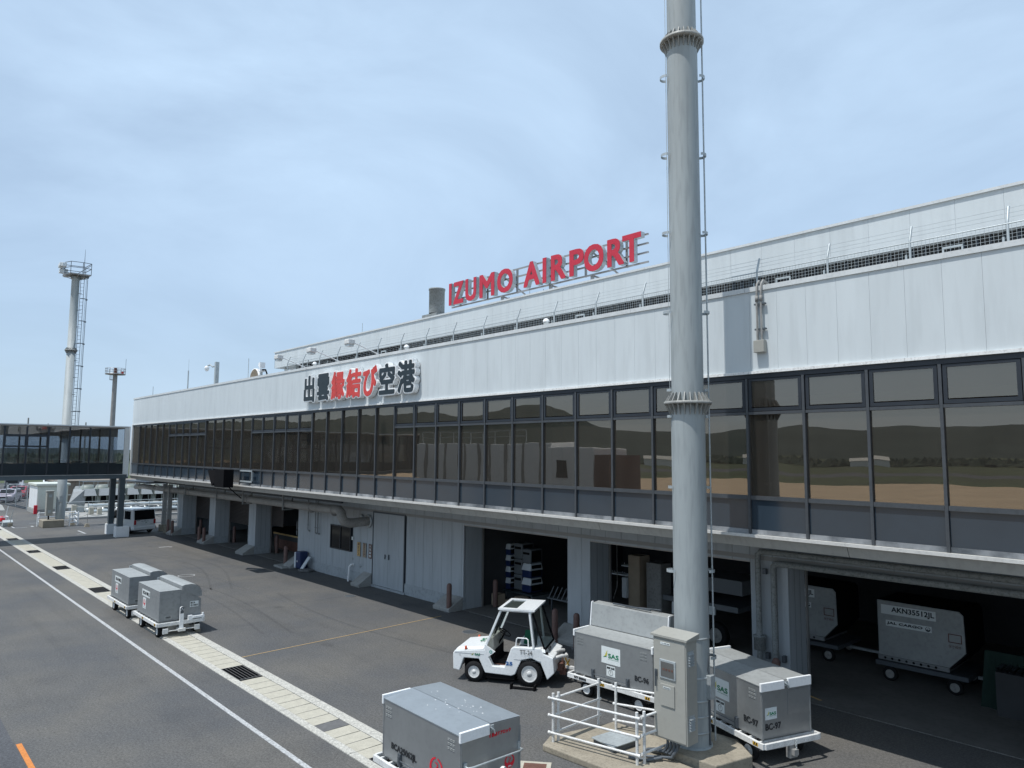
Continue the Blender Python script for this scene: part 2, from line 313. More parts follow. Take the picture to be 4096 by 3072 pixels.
# drain channel: kerbs, slabs, dark patches, grates
b = MB(); x = -90.
while x < 30: b.box(x+.006, x+2.88, 6.98, 7.150, -.05, .018); b.box(x+.006, x+2.88, 7.733, 7.96, -.05, .018); x += 2.89
struct(b, 'drain_kerb', 'kerb')
grates = [-60.38+7.055*i for i in range(12)]
b = MB(); bd = MB(); x = -90.; i = 0
while x < 30:
    w = .415
    if not any(abs(x+w/2-g) < .60 for g in grates):
        j = random.uniform(-.006, .006); dk = abs(x+w/2+13.35) < .2 or abs(x+w/2+22.35) < .2
        (bd if dk else b).hexa([(x+.009, 7.16, -.05), (x+w-.009+j, 7.16, -.05), (x+w-.012-j, 7.72, -.05), (x+.009+j, 7.72, -.05)], [(x+.009, 7.16, .012), (x+w-.009+j, 7.16, .012), (x+w-.012-j, 7.72, .012), (x+.009+j, 7.72, .012)])
        if random.random() < .6: bd.box(x-.006, x+.010, 7.35+random.uniform(-.1, .1), 7.5+random.uniform(0, .1), .011, .0135)
    x += w
struct(b, 'drain_slabs', 'slab'); struct(bd, 'drain_patches', 'slab_dark')
b = MB(); b.box(-90, 30, 7.15, 7.73, -.03, .0045); struct(b, 'drain_bed', 'black')
where = {3: 'beyond the connecting bridge shadow', 1: 'nearest the far end of the drain'}
gl_lab = ['far left grate of the drain line', 'steel grate in the drain just beyond the bridge shadow', 'steel grate in the drain on the near side of the bridge shadow', 'steel grate in the drain halfway between the bridge and the small carts', 'steel grate in the drain just behind the two small carts', 'steel grate in the drain beneath the small carts', 'steel grate in the pale drain nearest the yellow line end', 'steel grate in the drain beside the big shiny cart']
g0 = None
for i, gx in enumerate(grates[:8]):
    if g0 is None:
        g0 = thing('drain_grate', (gx, 7.44, 0), gl_lab[i], 'drain grate', 'steel grates in the drain line')
        b = MB(); b.box(-.58, -.565, -.27, .27, -.02, .0145); b.box(.565, .58, -.27, .27, -.02, .0145)
        for q in range(7): b.box(-.565, .565, -.272+.0875*q, -.265+.0875*q, -.02, .0138)
        b.build('frame', 'rail', g0)
        b = MB()
        for q in range(34): b.box(-.56+.033*q, -.548+.033*q, -.263, .263, -.02, .011)
        b.build('bars', 'black', g0)
    else: dup(g0, (gx, 7.44, 0), 0, gl_lab[i])
def manhole(x, y, r, lab):
    t = thing('manhole_cover', (x, y, .004), lab, 'manhole cover', 'round manhole covers on the apron')
    MB().cyl((0, 0, 0), r, .008, 28).build('lid', 'rust' if False else 'steel_dk', t)
    MB().lathe((0, 0, 0), [(r, 0), (r, .011), (r+.03, .011), (r+.03, 0)], 28).build('ring', 'slab_dark', t)
manhole(-32.87, 14.24, .2, 'round iron manhole cover in front of the bay with the rusty bollard')
manhole(-24.66, 14.27, .2, 'round iron manhole cover in front of the tall double door')
manhole(-17.44, 14.28, .22, 'round iron manhole cover behind the white tow tractor')
# ================================================================ TERMINAL
XL, XR = -50.3, 21.0
T = thing('airport_terminal', (-15, 13, 0), 'long two-storey airport terminal with white panel band and dark ribbon windows', 'terminal building')
def part(bb, name, m, **kw): return bb.build(name, m, T, world=True, **kw)
b = MB(); x = XL; i = 0
while x < XR: b.box(x+.0015, min(x+.575, XR)-.0015, 13.0, 13.06, 7.13, 8.725); x += .575
part(b, 'parapet_panels', 'panel')
b = MB(); b.box(XL, XR, 13.062, 13.25, 7.13, 8.72); b.box(XL-.03, XL, 13.0, 30, 7.13, 8.74)
part(b, 'parapet_core', 'panel')
b = MB(); x = XL-.05
while x < XR: b.box(x+.003, min(x+2.87, XR), 12.97, 13.30, 8.725, 8.82); x += 2.873
b.box(XL-.08, XL+.1, 13.31, 30, 8.745, 8.82); part(b, 'coping', 'coping')
b = MB(); x = XL
while x < XR: b.box(x+.003, min(x+2.87, XR), 12.955, 13.09, 7.075, 7.128); x += 2.873
part(b, 'band_flashing', 'flash')
part(MB().box(XL, XR, 13.0, 13.1, 6.985, 7.073), 'window_head', 'frame')
b = MB(); x = -16.92-2.872*12
while x < XR:
    x0 = max(x, XL-.02); b.hexa([(x0+.006, 13.10, 3.69), (x+2.866, 13.10, 3.69), (x+2.866, 13.3, 3.69), (x0+.006, 13.3, 3.69)], [(x0+.006, 13.0, 3.885), (x+2.866, 13.0, 3.885), (x+2.866, 13.3, 3.885), (x0+.006, 13.3, 3.885)]); x += 2.872
part(b, 'fascia', 'fascia')
b = MB(); x = -16.92-2.872*12
while x < XR: x0 = max(x, XL-.02); b.box(x0+.003, x+2.869, 12.93, 13.2, 3.888, 3.945); x += 2.872
part(b, 'ledge', 'ledge')
part(MB().box(XL, XR, 13.3, 16.0, 3.70, 3.86).box(XL, XR, 15.99, 16.1, 3.0, 3.1), 'soffit', 'soffit')
part(MB().box(XL, XR, 13.2, 30, 3.862, 3.95), 'upper_floor', 'floor_in')
b = MB(); b.box(XL, XR, 13.28, 30, 8.60, 8.70); part(b, 'roof', 'roof')
part(MB().box(XL, XR, 13.2, 29.9, 6.99, 7.06), 'ceiling', 'inner_pale')
part(MB().box(XL+.1, XR, 17.8, 18, 3.95, 7.0), 'inner_wall', 'inner_pale')
part(MB().box(XL-.02, XL, 13.06, 30, 3.7, 7.12), 'side_wall', 'panel')
part(MB().box(XR-.2, XR, 13.1, 30, 0, 8.6).box(XL, XR, 29.8, 30, 0, 8.6), 'back_wall', 'panel')
for k in range(12): part(MB().box(-49.3+5.83*k, -48.85+5.83*k, 14.2, 14.65, 3.95, 6.99), 'column', 'soffit')
part(MB().box(XL-.02, XL+.14, 12.97, 13.1, 3.95, 7.07), 'corner_post', 'flash')
# curtain wall, one bay every 1.15
proto = {}
mull0 = None
def tall(k): return k <= 5 or 10 < k <= 15 or 20 < k <= 25      # k = bay index, bay spans mullion k-1..k
for k in range(0, 61):
    mx_ = -48.68+1.15*k; x0 = mx_-1.15 if k else XL+.15; x1 = mx_
    if mull0 is None:
        mull0 = MB().box(-.025, .025, 12.99, 13.10, 3.95, 6.984); mull0.v = [p-Vector((0, 13, 0)) for p in mull0.v]; mull0 = mull0.build('mullion', 'mullion', T); mm_ = mull0
    else: mm_ = mull0.copy(); COL.objects.link(mm_)
    mm_.location = Vector((mx_+15, 0, 0))*SC
    key = 'first' if k == 0 else ('tall' if tall(k) else 'sash')
    w = x1-x0-.06; cx = (x0+x1)/2
    if key not in proto:
        def loc(bb):
            bb.v = [p-Vector((0, 13, 0)) for p in bb.v]; return bb
        hw = w/2
        if key == 'sash':
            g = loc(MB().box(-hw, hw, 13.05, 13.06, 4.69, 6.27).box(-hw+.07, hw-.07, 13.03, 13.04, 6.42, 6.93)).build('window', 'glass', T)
            s_ = MB(); s_.box(-hw+.01, hw-.01, 13.01, 13.05, 6.335, 6.40); s_.box(-hw+.01, hw-.01, 13.01, 13.05, 6.93, 6.975); s_.box(-hw+.01, -hw+.07, 13.01, 13.05, 6.40, 6.93); s_.box(hw-.07, hw-.01, 13.01, 13.05, 6.40, 6.93)
            c_ = loc(s_).build('sash_frame', 'frame', g); t_ = loc(MB().box(-hw, hw, 13.0, 13.08, 6.27, 6.325)).build('transom', 'mullion', g)
        else:
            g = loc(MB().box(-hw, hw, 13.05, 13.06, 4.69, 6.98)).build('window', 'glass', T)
        r_ = loc(MB().box(-hw, hw, 13.0, 13.08, 4.61, 4.688)).build('sill_rail', 'mullion', g)
        p_ = loc(MB().box(-hw, hw, 13.045, 13.07, 4.035, 4.608)).build('spandrel_panel', 'spandrel', g)
        q_ = loc(MB().box(-hw, hw, 13.02, 13.08, 3.95, 4.033)).build('lower_rail', 'peel', g)
        proto[key] = g
        g.location = Vector((cx+15, 0, 0))*SC
    else:
        g = proto[key].copy(); COL.objects.link(g); g.location = Vector((cx+15, 0, 0))*SC; g.rotation_euler = (random.uniform(-.0012, .0012), 0, random.uniform(-.0045, .0045))
        for ch in list(proto[key].children): c_ = ch.copy(); COL.objects.link(c_); c_.parent = g
# ground storey
piers = [(-50.26, -49.23), (-44.46, -43.49), (-38.61, -37.68), (-32.7, -19.93), (-14.96, -14.05), (-8.98, -8.04), (-3.2, -2.2), (2.6, 3.6), (8.4, 9.4), (14.2, 21)]
for a, c in piers:
    b = MB(); x = a
    hole = a == -32.7
    while x < c-.01:
        x2 = min(x+.575, c); zt = 3.7
        segs = [(.42, zt)]
        if hole:
            if -29.47 < (x+x2)/2 < -27.68: segs = [(.42, 1.2), (2.24, zt)]
            if -25.84 < (x+x2)/2 < -23.6: segs = [(3.0, zt)]
        xa, xb = x+.006, x2-.006
        for z0, z1 in segs: b.box(xa, xb, 16.0, 16.06, z0, z1)
        x = x2
        if hole:
            for lim in (-29.47, -27.68, -25.84, -23.6):
                if x-.575 < lim < x-.02 and lim > a: pass
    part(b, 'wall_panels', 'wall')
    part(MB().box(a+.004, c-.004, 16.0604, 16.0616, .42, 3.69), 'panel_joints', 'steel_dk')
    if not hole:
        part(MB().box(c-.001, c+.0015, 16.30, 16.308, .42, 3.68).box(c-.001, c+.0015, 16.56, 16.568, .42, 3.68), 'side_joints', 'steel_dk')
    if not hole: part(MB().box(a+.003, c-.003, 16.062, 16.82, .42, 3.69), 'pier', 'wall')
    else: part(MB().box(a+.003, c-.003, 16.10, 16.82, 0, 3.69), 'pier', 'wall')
    b = MB()
    if hole:
        b.box(a, -25.86, 15.985, 16.08, 0, .418); b.box(-23.58, c, 15.985, 16.08, 0, .418); b.box(-25.9, -23.5, 15.93, 16.08, 0, .09)
    else: b.box(a, c, 15.985, 16.82, 0, .418)
    part(b, 'plinth', 'plinth')
for (a, c) in ((-50.26, -49.23), (-44.46, -43.49), (-38.61, -37.68), (-32.75, -32.1), (-26.45, -25.9), (-20.75, -19.93), (-14.96, -14.05), (-8.98, -8.04), (-3.2, -2.2)):
    b = MB(); b.prism([(15.983, 0), (15.38, 0), (15.36, .12), (15.983, .52 if a > -33 and a < -25 else .46)], a-.12, c, 'yz'); part(b, 'pier_foot', 'pale_conc', bevel=.02)
ends = [(piers[i][1], piers[i+1][0]) for i in range(len(piers)-1)]
for a, c in ends:
    b = MB(); x = a
    while x < c-.01: x2 = min(x+.575, c); b.box(x+.006, x2-.006, 16.0, 16.06, 2.95, 3.7); x = x2
    part(MB().box(a, c, 16.0604, 16.0616, 2.955, 3.69), 'panel_joints', 'steel_dk')
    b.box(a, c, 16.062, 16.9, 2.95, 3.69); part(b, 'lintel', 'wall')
    part(MB().box(a+.003, a+.04, 16.825, 16.9, 0, 2.95).box(c-.04, c-.003, 16.825, 16.9, 0, 2.95).box(a, c, 16.0, 16.05, 2.92, 2.948), 'guide_rail', 'rail')
def shutter(a, c, z0):
    b = MB(); z = z0
    while z < 2.94: b.prism([(16.86, z), (16.84, z+.02), (16.84, z+.06), (16.86, z+.075)], a+.04, c-.04, 'yz'); z += .078
    part(b, 'shutter', 'shutter')
shutter(-49.23, -44.46, 1.15); shutter(-43.49, -38.61, 1.25); 
part(MB().box(-37.6, -36.2, 16.86, 16.9, 1.5, 2.94), 'shutter', 'shutter')
part(MB().box(-49.5, XR, 16.0, 29.7, -.05, .02), 'bay_floor', 'floor_in')
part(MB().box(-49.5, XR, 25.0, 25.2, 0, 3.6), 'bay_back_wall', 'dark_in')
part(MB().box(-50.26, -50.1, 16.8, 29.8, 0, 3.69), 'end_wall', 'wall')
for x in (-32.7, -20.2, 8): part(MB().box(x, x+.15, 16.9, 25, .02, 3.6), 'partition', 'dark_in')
# double door, window, louvre
D_ = MB(); D_.box(-25.84, -24.745, 15.97, 16.02, .1, 2.985); d1 = part(D_, 'door', 'wall'); MB().box(-24.93, -24.90, 15.93, 15.968, 1.2, 1.38).box(-24.92, -24.84, 15.93, 15.94, 1.3, 1.33).build('handle', 'steel_dk', d1).location = Vector((15, -13, 0))*SC
D_ = MB(); D_.box(-24.735, -23.62, 15.97, 16.02, .1, 2.985); d1 = part(D_, 'door', 'wall'); MB().box(-24.66, -24.62, 15.93, 15.968, 1.2, 1.40).build('handle', 'steel_dk', d1).location = Vector((15, -13, 0))*SC
part(MB().box(-25.9, -25.85, 15.955, 16.0, .1, 3.04).box(-23.61, -23.56, 15.955, 16.0, .1, 3.04).box(-25.85, -23.61, 15.955, 16.0, 2.99, 3.04), 'door_frame', 'steel_dk')
b = MB(); b.box(-29.47, -27.68, 15.96, 16.05, 1.2, 1.25); b.box(-29.47, -27.68, 15.96, 16.05, 2.2, 2.25); b.box(-29.47, -29.42, 15.96, 16.05, 1.25, 2.2); b.box(-27.73, -27.68, 15.96, 16.05, 1.25, 2.2); b.box(-28.6, -28.55, 15.96, 16.05, 1.25, 2.2)
w_ = part(b, 'window_frame', 'frame'); part(MB().box(-29.42, -27.73, 15.99, 16.02, 1.25, 2.2), 'window_pane', 'winblk')
# penthouse on the roof
b = MB(); x = -37.2
while x < XR: b.box(x+.0015, min(x+.862, XR)-.0015, 16.5, 16.56, 9.97, 10.80); x += .8625
part(b, 'penthouse_panels', 'panel'); part(MB().box(-37.18, XR, 16.562, 28, 9.975, 10.79).box(-37.2, -37.18, 16.5, 28, 9.97, 10.8), 'penthouse', 'panel')
part(MB().box(-37.25, XR, 16.46, 16.7, 10.80, 10.86), 'penthouse_coping', 'coping')
part(MB().box(-34.6, XR, 16.75, 16.85, 8.7, 9.965), 'penthouse_recess', 'dark_in')
b = MB(); x = -34.6
while x < XR: b.box(x, x+.05, 16.64, 16.72, 8.7, 9.965); x += .24
part(b, 'penthouse_louvre', 'frame')
part(MB().box(-36.6, -36.45, 16.8, 16.95, 8.7, 9.97).box(-35.4, -35.25, 16.8, 16.95, 8.7, 9.97), 'penthouse_leg', 'galv')
# ================================================================ rooftop things
f = thing('security_fence', (-15, 13.25, 8.82), 'long galvanised mesh fence with cranked barbed posts along the terminal roof edge', 'fence')
p0 = MB().tube([(0, 0, 0), (0, 0, .36), (0, .03, .44), (0, .12, .66)], .021, 8).tube([(-.06, -.02, .0), (-.06, -.02, .14)], .02, 6).build('post', 'galv', f)
pst = [-28.6+1.4315*i for i in range(34)]
for i, x in enumerate(pst):
    q = p0 if i == 0 else p0.copy()
    if i: COL.objects.link(q)
    q.location = Vector((x+15, 0, 0))*SC
b = MB(); zs = [.06, .12, .18, .24, .30]; x0, x1 = pst[0]+15, pst[-1]+15
for z in zs: b.bar((x0, -.01, z), (x1, -.01, z), .004)
b.tube([(x0, -.01, .35), (x1, -.01, .35)], .012, 6, False)
x = x0+6*1.4315
while x < x1: b.bar((x, -.012, .04), (x, -.012, .37), .004); x += .062
b.build('mesh_panel', 'galv', f)
b = MB()
for y, z in ((.04, .46), (.075, .54), (.11, .63)): b.bar((x0, y, z), (x1, y, z), .005)
b.build('barbed_wire', 'galv', f)
# return run of the fence at its left end
b = MB()
for i in range(1, 4):
    y = i*.9; b.tube([(x0, y, 0), (x0, y, .36), (x0+.02, y, .44), (x0+.12, y, .62)], .02, 6)
for z in (.46, .54, .62): b.bar((x0+.08, .1, z), (x0+.08, 2.7, z), .005)
b.bar((x0, 0, .35), (x0, 2.7, .35), .02); b.build('return_run', 'galv', f)
# roof sign IZUMO AIRPORT
def rooftop_sign():
    t = thing('roof_sign', (-17.5, 17, 10.83), 'large red roof letters reading IZUMO AIRPORT on a steel frame', 'sign')
    lets = [('I', -22.29, .18), ('Z', -21.95, .70), ('U', -21.17, .74), ('M', -20.28, .92), ('O', -19.2, .86), ('A', -17.97, .86), ('I', -17.03, .19), ('R', -16.62, .74), ('P', -15.75, .70), ('O', -15.05, .86), ('R', -14.08, .72), ('T', -13.36, .66)]
    lets = [('I', -22.29, .17), ('Z', -22.0, .62), ('U', -21.25, .66), ('M', -20.4, .86), ('O', -19.38, .84), ('A', -17.97, .80), ('I', -17.02, .18), ('R', -16.62, .68), ('P', -15.77, .64), ('O', -15.12, .82), ('R', -14.15, .66), ('T', -13.55, .72)]
    for ch, x, w in lets:
        bd_ = MB().text(ch, (x+17.5, -.02, .45), (1, 0, 0), (0, 0, 1), w, .88, t=.17, bold=.034, sq=True); bd_.v = [p+Vector((0, .17, 0)) for p in bd_.v]
        L_ = bd_.build('letter', 'galv', t)
        MB().text(ch, (x+17.5, -.022, .45), (1, 0, 0), (0, 0, 1), w, .88, t=.012, bold=.034, sq=True).build('letter_face', 'red', L_)
    b = MB()
    for z in (.42, .72, 1.0, 1.28): b.bar((-4.9, .22, z), (4.75, .22, z), .05)
    for x in (-4.4, -2.75, -1.1, .55, 2.2, 3.9): b.bar((x, .26, .40), (x, .26, 1.3), .06)
    for x in (-1.95, .55, 2.45): b.bar((x, .3, -.05), (x, .3, .45), .09)
    for x in (-1.95, 2.45): b.bar((x, .3, .42), (x+.9, 1.3, -.05), .05); b.bar((x, .3, 1.2), (x+.9, 1.6, -.05), .05)
    b.bar((.55, .3, .42), (1.5, 1.3, -.05), .05)
    b.build('frame', 'rail', t)
    b = MB(); b.tube(catenary((.2, .3, .35), (-.1, .6, 0), .08), .008, 5); b.tube(catenary((-1.6, .3, .35), (-1.2, .6, 0), .1), .008, 5); b.build('cable', 'black', t)
rooftop_sign()
# facade lettering
KT = thing('facade_sign', (-22.2, 13, 7.3), 'white-edged black and red lettering reading 出雲縁結び空港 on the white panels', 'sign')
for ch, x0, x1, m in (('出', -26.08, -25.14, 'kanji_black'), ('雲', -25.0, -23.98, 'kanji_black'), ('縁', -23.9, -22.86, 'kanji_red'), ('結', -22.8, -21.72, 'kanji_red'), ('び', -21.66, -20.68, 'kanji_red'), ('空', -20.62, -19.6, 'kanji_black'), ('港', -19.52, -18.46, 'kanji_black')):
    bb = MB().text(ch, (x0+22.2-.015, -.2, .03), (1, 0, 0), (0, 0, 1), x1-x0+.03, 1.13, t=.17, bold=.088, k=14); bb.v = [p+Vector((0, .17, 0)) for p in bb.v]
    L_ = bb.build('letter', 'white', KT)
    MB().text(ch, (x0+22.2+.03, -.209, .075), (1, 0, 0), (0, 0, 1), x1-x0-.06, 1.04, t=.006, bold=.043, k=10).build('letter_face', m, L_)
# chimney, antennas, cctv, floodlights
t = thing('roof_chimney', (-23.13, 17, 10.83), 'grey cylindrical flue beside the roof letters', 'chimney')
MB().lathe((0, 0, 0), [(.32, .25), (.32, 1.2), (.34, 1.2), (.34, 1.27), (.29, 1.27), (.29, 1.1), (.001, 1.1)], 24).build('flue', 'steel_dk' if False else 'dirty_pipe', t); MB().box(-.6, .4, -.3, .5, 0, .22).build('base', 'dirty_pipe', t)
def mast_rod(x, y, z, h, lab, name='antenna', r=.02, two=0):
    t = thing(name, (x, y, z), lab, name.replace('_', ' '), None)
    MB().tube([(0, 0, 0), (0, 0, h)], r, 8).build('rod', 'galv', t)
    if two: MB().tube([(0, 0, h), (0, 0, h+two)], .006, 6).build('whip', 'galv', t)
mast_rod(-48.5, 13.6, 8.7, .8, 'short thin rod on the roof edge, leftmost of all', r=.016)
mast_rod(-42.05, 13.6, 8.7, 1.3, 'thick grey stub antenna with a whip on the left roof edge', r=.035, two=.65)
mast_rod(-33.58, 13.6, 8.7, 1.2, 'thin lightning rod beside the round dish on the roof', 'lightning_rod', .014)
mast_rod(-28.75, 16.9, 10.86, .55, 'small crossed aerial on the penthouse roof left of the flue', r=.012)
mast_rod(-18.1, 17.4, 10.86, 1.4, 'thin lightning rod rising behind the letter A', 'lightning_rod', .010)
t = thing('cctv_pole', (-37.7, 13.6, 8.7), 'square grey pole with a white dome camera on a left arm', 'camera pole')
MB().box(-.09, .09, -.09, .09, 0, 1.4).build('pole', 'galv', t); MB().tube([(-.09, 0, 1.2), (-.6, 0, 1.2), (-.95, 0, 1.34), (-1.3, 0, 1.32)], .04, 8).build('arm', 'galv', t)
MB().lathe((-1.45, 0, 1.12), [(.001, -.1), (.08, -.06), (.1, 0), (.13, .05), (.12, .14), (.05, .2), (.001, .21)], 16).build('camera', 'white', t)
t = thing('satellite_dish', (-33.0, 13.7, 8.75), 'round tan-faced dish low on the roof edge', 'dish')
MB().lathe((0, 0, .1), [(.001, .1), (.3, .06), (.5, -.04)], 24, 'y').build('reflector', 'card', t); MB().lathe((0, 0, .1), [(.5, -.05), (.53, -.05), (.53, .08), (.5, .08)], 24, 'y').build('rim', 'white', t)
t = thing('weather_instrument', (-32.3, 13.7, 8.75), 'white instrument head with a curved black hose on the roof', 'instrument')
MB().tube([(0, 0, 0), (0, 0, .4)], .06, 8).box(-.16, .16, -.1, .1, .05, .25).build('base', 'galv', t); MB().box(-.14, .14, -.12, .12, .42, .55).box(-.02, .12, -.12, .12, .6, .85).box(-.2, -.02, -.08, .08, .68, .82).build('sensor', 'white', t)
MB().tube([(.1, 0, .5), (.45, 0, .48), (.62, 0, .3), (.55, 0, .12), (.2, 0, 0)], .035, 8).build('hose', 'black', t)
def flood(x, lab):
    t = thing('floodlight', (x, 13, 8.8), lab, 'floodlight', 'floodlights lighting the facade letters')
    MB().tube([(0, .02, -.02), (0, -1.0, .3)], .018, 8).build('arm', 'white', t)
    MB().box(-.17, .15, -1.3, -1.05, .22, .40).build('lamp_head', 'worn_white', t, bevel=.03); MB().box(-.13, .11, -1.27, -1.08, .16, .22).build('lamp_glass', 'lens', t)
for x, l in ((-26.3, 'leftmost white floodlight reaching out above the letter 出'), (-23.6, 'white floodlight reaching out above the letter 縁'), (-20.9, 'rightmost white floodlight reaching out above the letter 空')): flood(x, l)
def ball(x, lab):
    t = thing('wall_lamp', (x, 13.12, 8.82), lab, 'lamp', 'globe lamps on the roof edge')
    MB().lathe((0, 0, .10), [(.001, .09), (.05, .075), (.085, .03), (.09, -.01)], 14).build('cover', 'white', t); MB().lathe((0, 0, .10), [(.08, -.01), (.07, -.05), (.04, -.08), (.001, -.09)], 14).build('lamp_glass', 'lens', t); MB().tube([(0, 0, -.02), (0, 0, .04)], .03, 8).build('stem', 'galv', t)
ball(-25.88, 'white globe lamp on the roof edge above the letter 雲'); ball(-19.48, 'white globe lamp on the roof edge above the letter 港'); ball(-13.02, 'white globe lamp on the roof edge below the letter T')
def gate_(i, x):
    t = one(MB().bar((x-.14, 13.2, 8.84), (x-.14, 13.2, 8.95), .025).bar((x+.14, 13.2, 8.84), (x+.14, 13.2, 8.95), .025).bar((x-.15, 13.2, 8.95), (x+.15, 13.2, 8.95), .03), 'roof_bracket', 'galv', ['small U bracket on the roof edge left of the thick pole', 'small U bracket on the roof edge right of the wall conduits', 'small U bracket on the roof edge far right', 'small U bracket on the roof edge above the letter 空'][i], 'bracket', 'small brackets on the roof edge')
for i, x in enumerate((-11.9, -6.55, -3.6, -21.0)): gate_(i, x)
t = thing('wall_conduit', (-6.93, 12.93, 7.6), 'pair of grey conduits running down to a junction box on the white panels', 'conduit')
for dx in (-.045, .045): MB().tube([(dx, .35, 1.28), (dx, .1, 1.33), (dx, .02, 1.24), (dx, 0, 1.0), (dx, 0, .1)], .022, 8).lathe((dx, 0, .95), [(.022, -.05), (.032, -.05), (.032, .06), (.022, .06)], 10).build('pipe', 'duct', t)
MB().box(-.11, .11, -.06, .06, -.12, .12).build('junction_box', 'cab_beige', t, bevel=.008); MB().box(-.1, .13, -.01, .05, .33, .36).box(-.1, .13, -.01, .05, .83, .86).build('clamp', 'steel_dk', t)
# black box hanging on the facade
t = thing('facade_cabinet', (-32.8, 12.5, 3.85), 'black hooded cabinet hung on the facade near the left end', 'cabinet')
MB().box(-.55, .55, -.35, .1, 0, .8).build('housing', 'black', t, bevel=.01); MB().hexa([(-.75, -.4, .05), (-.72, -.4, .05), (-.6, .1, .0), (-.63, .1, .0)], [(-1.3, -.4, .75), (-1.27, -.4, .75), (-.6, .1, .75), (-.63, .1, .75)]).build('hood', 'black', t)
MB().box(.55, 1.9, .38, .43, .72, .78).box(.55, 1.9, .38, .43, .25, .31).box(1.85, 1.9, .35, .43, .25, .78).build('bracket', 'galv', t); MB().tube([(.3, 0, 0), (.5, .2, -.25), (.5, .5, -.5)], .025, 6).build('cable', 'black', t)
# ================================================================ CONNECTING BRIDGE
BR = thing('connecting_bridge', (-51.8, 3, 0), 'dark glazed elevated corridor joining the terminal at the left', 'bridge')
def bpart(bb, n, m, **k): return bb.build(n, m, BR, world=True, **k)
bpart(MB().box(-53.15, -50.45, -9, 12.95, 6.93, 7.0), 'roof', 'coping'); bpart(MB().box(-53.05, -50.55, -9, 12.95, 6.86, 6.93), 'ceiling', 'inner_pale')  # pale ceiling tone stands in for facade reflections in the bridge glass
bpart(MB().box(-53.1, -50.5, -9, 12.95, 3.80, 3.93), 'floor', 'steel_dk'); bpart(MB().box(-50.6, -50.5, -9, 12.95, 3.68, 3.80).box(-53.1, -53, -9, 12.95, 3.68, 3.80).box(-50.505, -50.49, -9, 12.95, 3.68, 3.92), 'beam', 'bridge_steel')
bpart(MB().box(-50.53, -50.46, -9, 12.95, 3.935, 3.955), 'sill_strip', 'ledge')
ys = [12.88-1.0975*i for i in range(20)]
for i in range(19):
    y1, y0 = ys[i], ys[i+1]
    for X, s in ((-50.52, 1), (-53.08, -1)):
        bpart(MB().box(X-.045, X+.045, y0-.045, y0+.045, 3.96, 6.86), 'mullion', 'frame')
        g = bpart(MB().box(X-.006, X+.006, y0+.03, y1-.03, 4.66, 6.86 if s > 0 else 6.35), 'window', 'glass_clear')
        bpart(MB().box(X-.015, X+.015, y0+.03, y1-.03, 3.96, 4.655), 'spandrel_panel', 'spandrel_dark')
        if s < 0: bpart(MB().box(X-.015, X+.015, y0+.03, y1-.03, 6.35, 6.86), 'upper_panel', 'inner_pale')  # pale panel imitates the brown reflections along the upper glass
        if s > 0 and i in (4, 5, 10, 11): b = MB(); b.box(X-.03, X+.03, y0+.03, y1-.03, 6.24, 6.38); b.box(X-.03, X+.03, y0+.03, y1-.03, 5.62, 5.72); b.box(X-.03, X+.03, y0+.03, y0+.09, 5.72, 6.24); b.box(X-.03, X+.03, y1-.09, y1-.03, 5.72, 6.24); bpart(b, 'sash_frame', 'frame')
bpart(MB().box(-50.56, -50.44, 12.62, 12.94, 3.96, 6.9).tube([(-50.42, 12.9, 3.8), (-50.42, 12.9, 7.0)], .035, 8), 'end_panel', 'coping')
bpart(MB().box(-53.06, -50.54, -9.05, -9, 3.8, 6.93), 'end_wall', 'spandrel_dark')
for i, (x, lab) in enumerate(((-50.72, 0), (-52.9, 0))):
    bpart(MB().box(x-.17, x+.17, 12.52, 12.84, .6, 3.8), 'column', 'bridge_steel'); bpart(MB().box(x-.30, x+.26, 12.43, 13.2, 0, .66), 'column_base', 'white', bevel=.012)
for x in (-50.72, -52.9): bpart(MB().box(x-.17, x+.17, 4.6, 4.9, 0, 3.8), 'column', 'bridge_steel')
# ================================================================ MASTS
def flange_ring(b, z, r=.31, n=22, s=1.0):
    b.lathe((0, 0, z), [(r, -.02), (r+.135*s, -.02), (r+.135*s, .0), (r+.135*s, .03), (r, .03)], 40)
def gussets(b, z, r=.31, n=22, s=1.0):
    for k in range(n):
        a = 2*math.pi*k/n; c, q = math.cos(a), math.sin(a); tx, ty = -q*.008, c*.008
        for zz, h in ((z+.03, .17*s), (z-.02, -.2*s)):
            p = [((r-.005)*c, (r-.005)*q, zz), ((r+.12*s)*c, (r+.12*s)*q, zz), ((r+.02)*c, (r+.02)*q, zz+h), ((r-.005)*c, (r-.005)*q, zz+h)]
            b.add([(x-tx, y-ty, z_) for x, y, z_ in p]+[(x+tx, y+ty, z_) for x, y, z_ in p], [(0, 1, 2, 3), (7, 6, 5, 4), (0, 4, 5, 1), (1, 5, 6, 2), (2, 6, 7, 3)])
PX, PY = -7.74, 11.63
P_ = thing('light_mast', (PX, PY, 0), 'thick grey steel mast standing close by at the right', 'mast')
MB().lathe((0, 0, 0), [(.315, .2), (.315, 6.42)], 48).build('lower_shaft', 'polepaint', P_); MB().lathe((0, 0, 0), [(.300, 6.42), (.300, 13.65)], 48).build('middle_shaft', 'polepaint', P_); MB().lathe((0, 0, 0), [(.285, 13.65), (.27, 20)], 48).build('upper_shaft', 'polepaint', P_)
MB().lathe((0, 0, 0), [(.34, .2), (.34, .27), (.315, .27)], 48).build('base_ring', 'polepaint', P_)
b = MB(); flange_ring(b, 6.45); f1 = b.build('flange', 'flange', P_); b = MB(); gussets(b, 6.45); b.build('gussets', 'flange', f1)
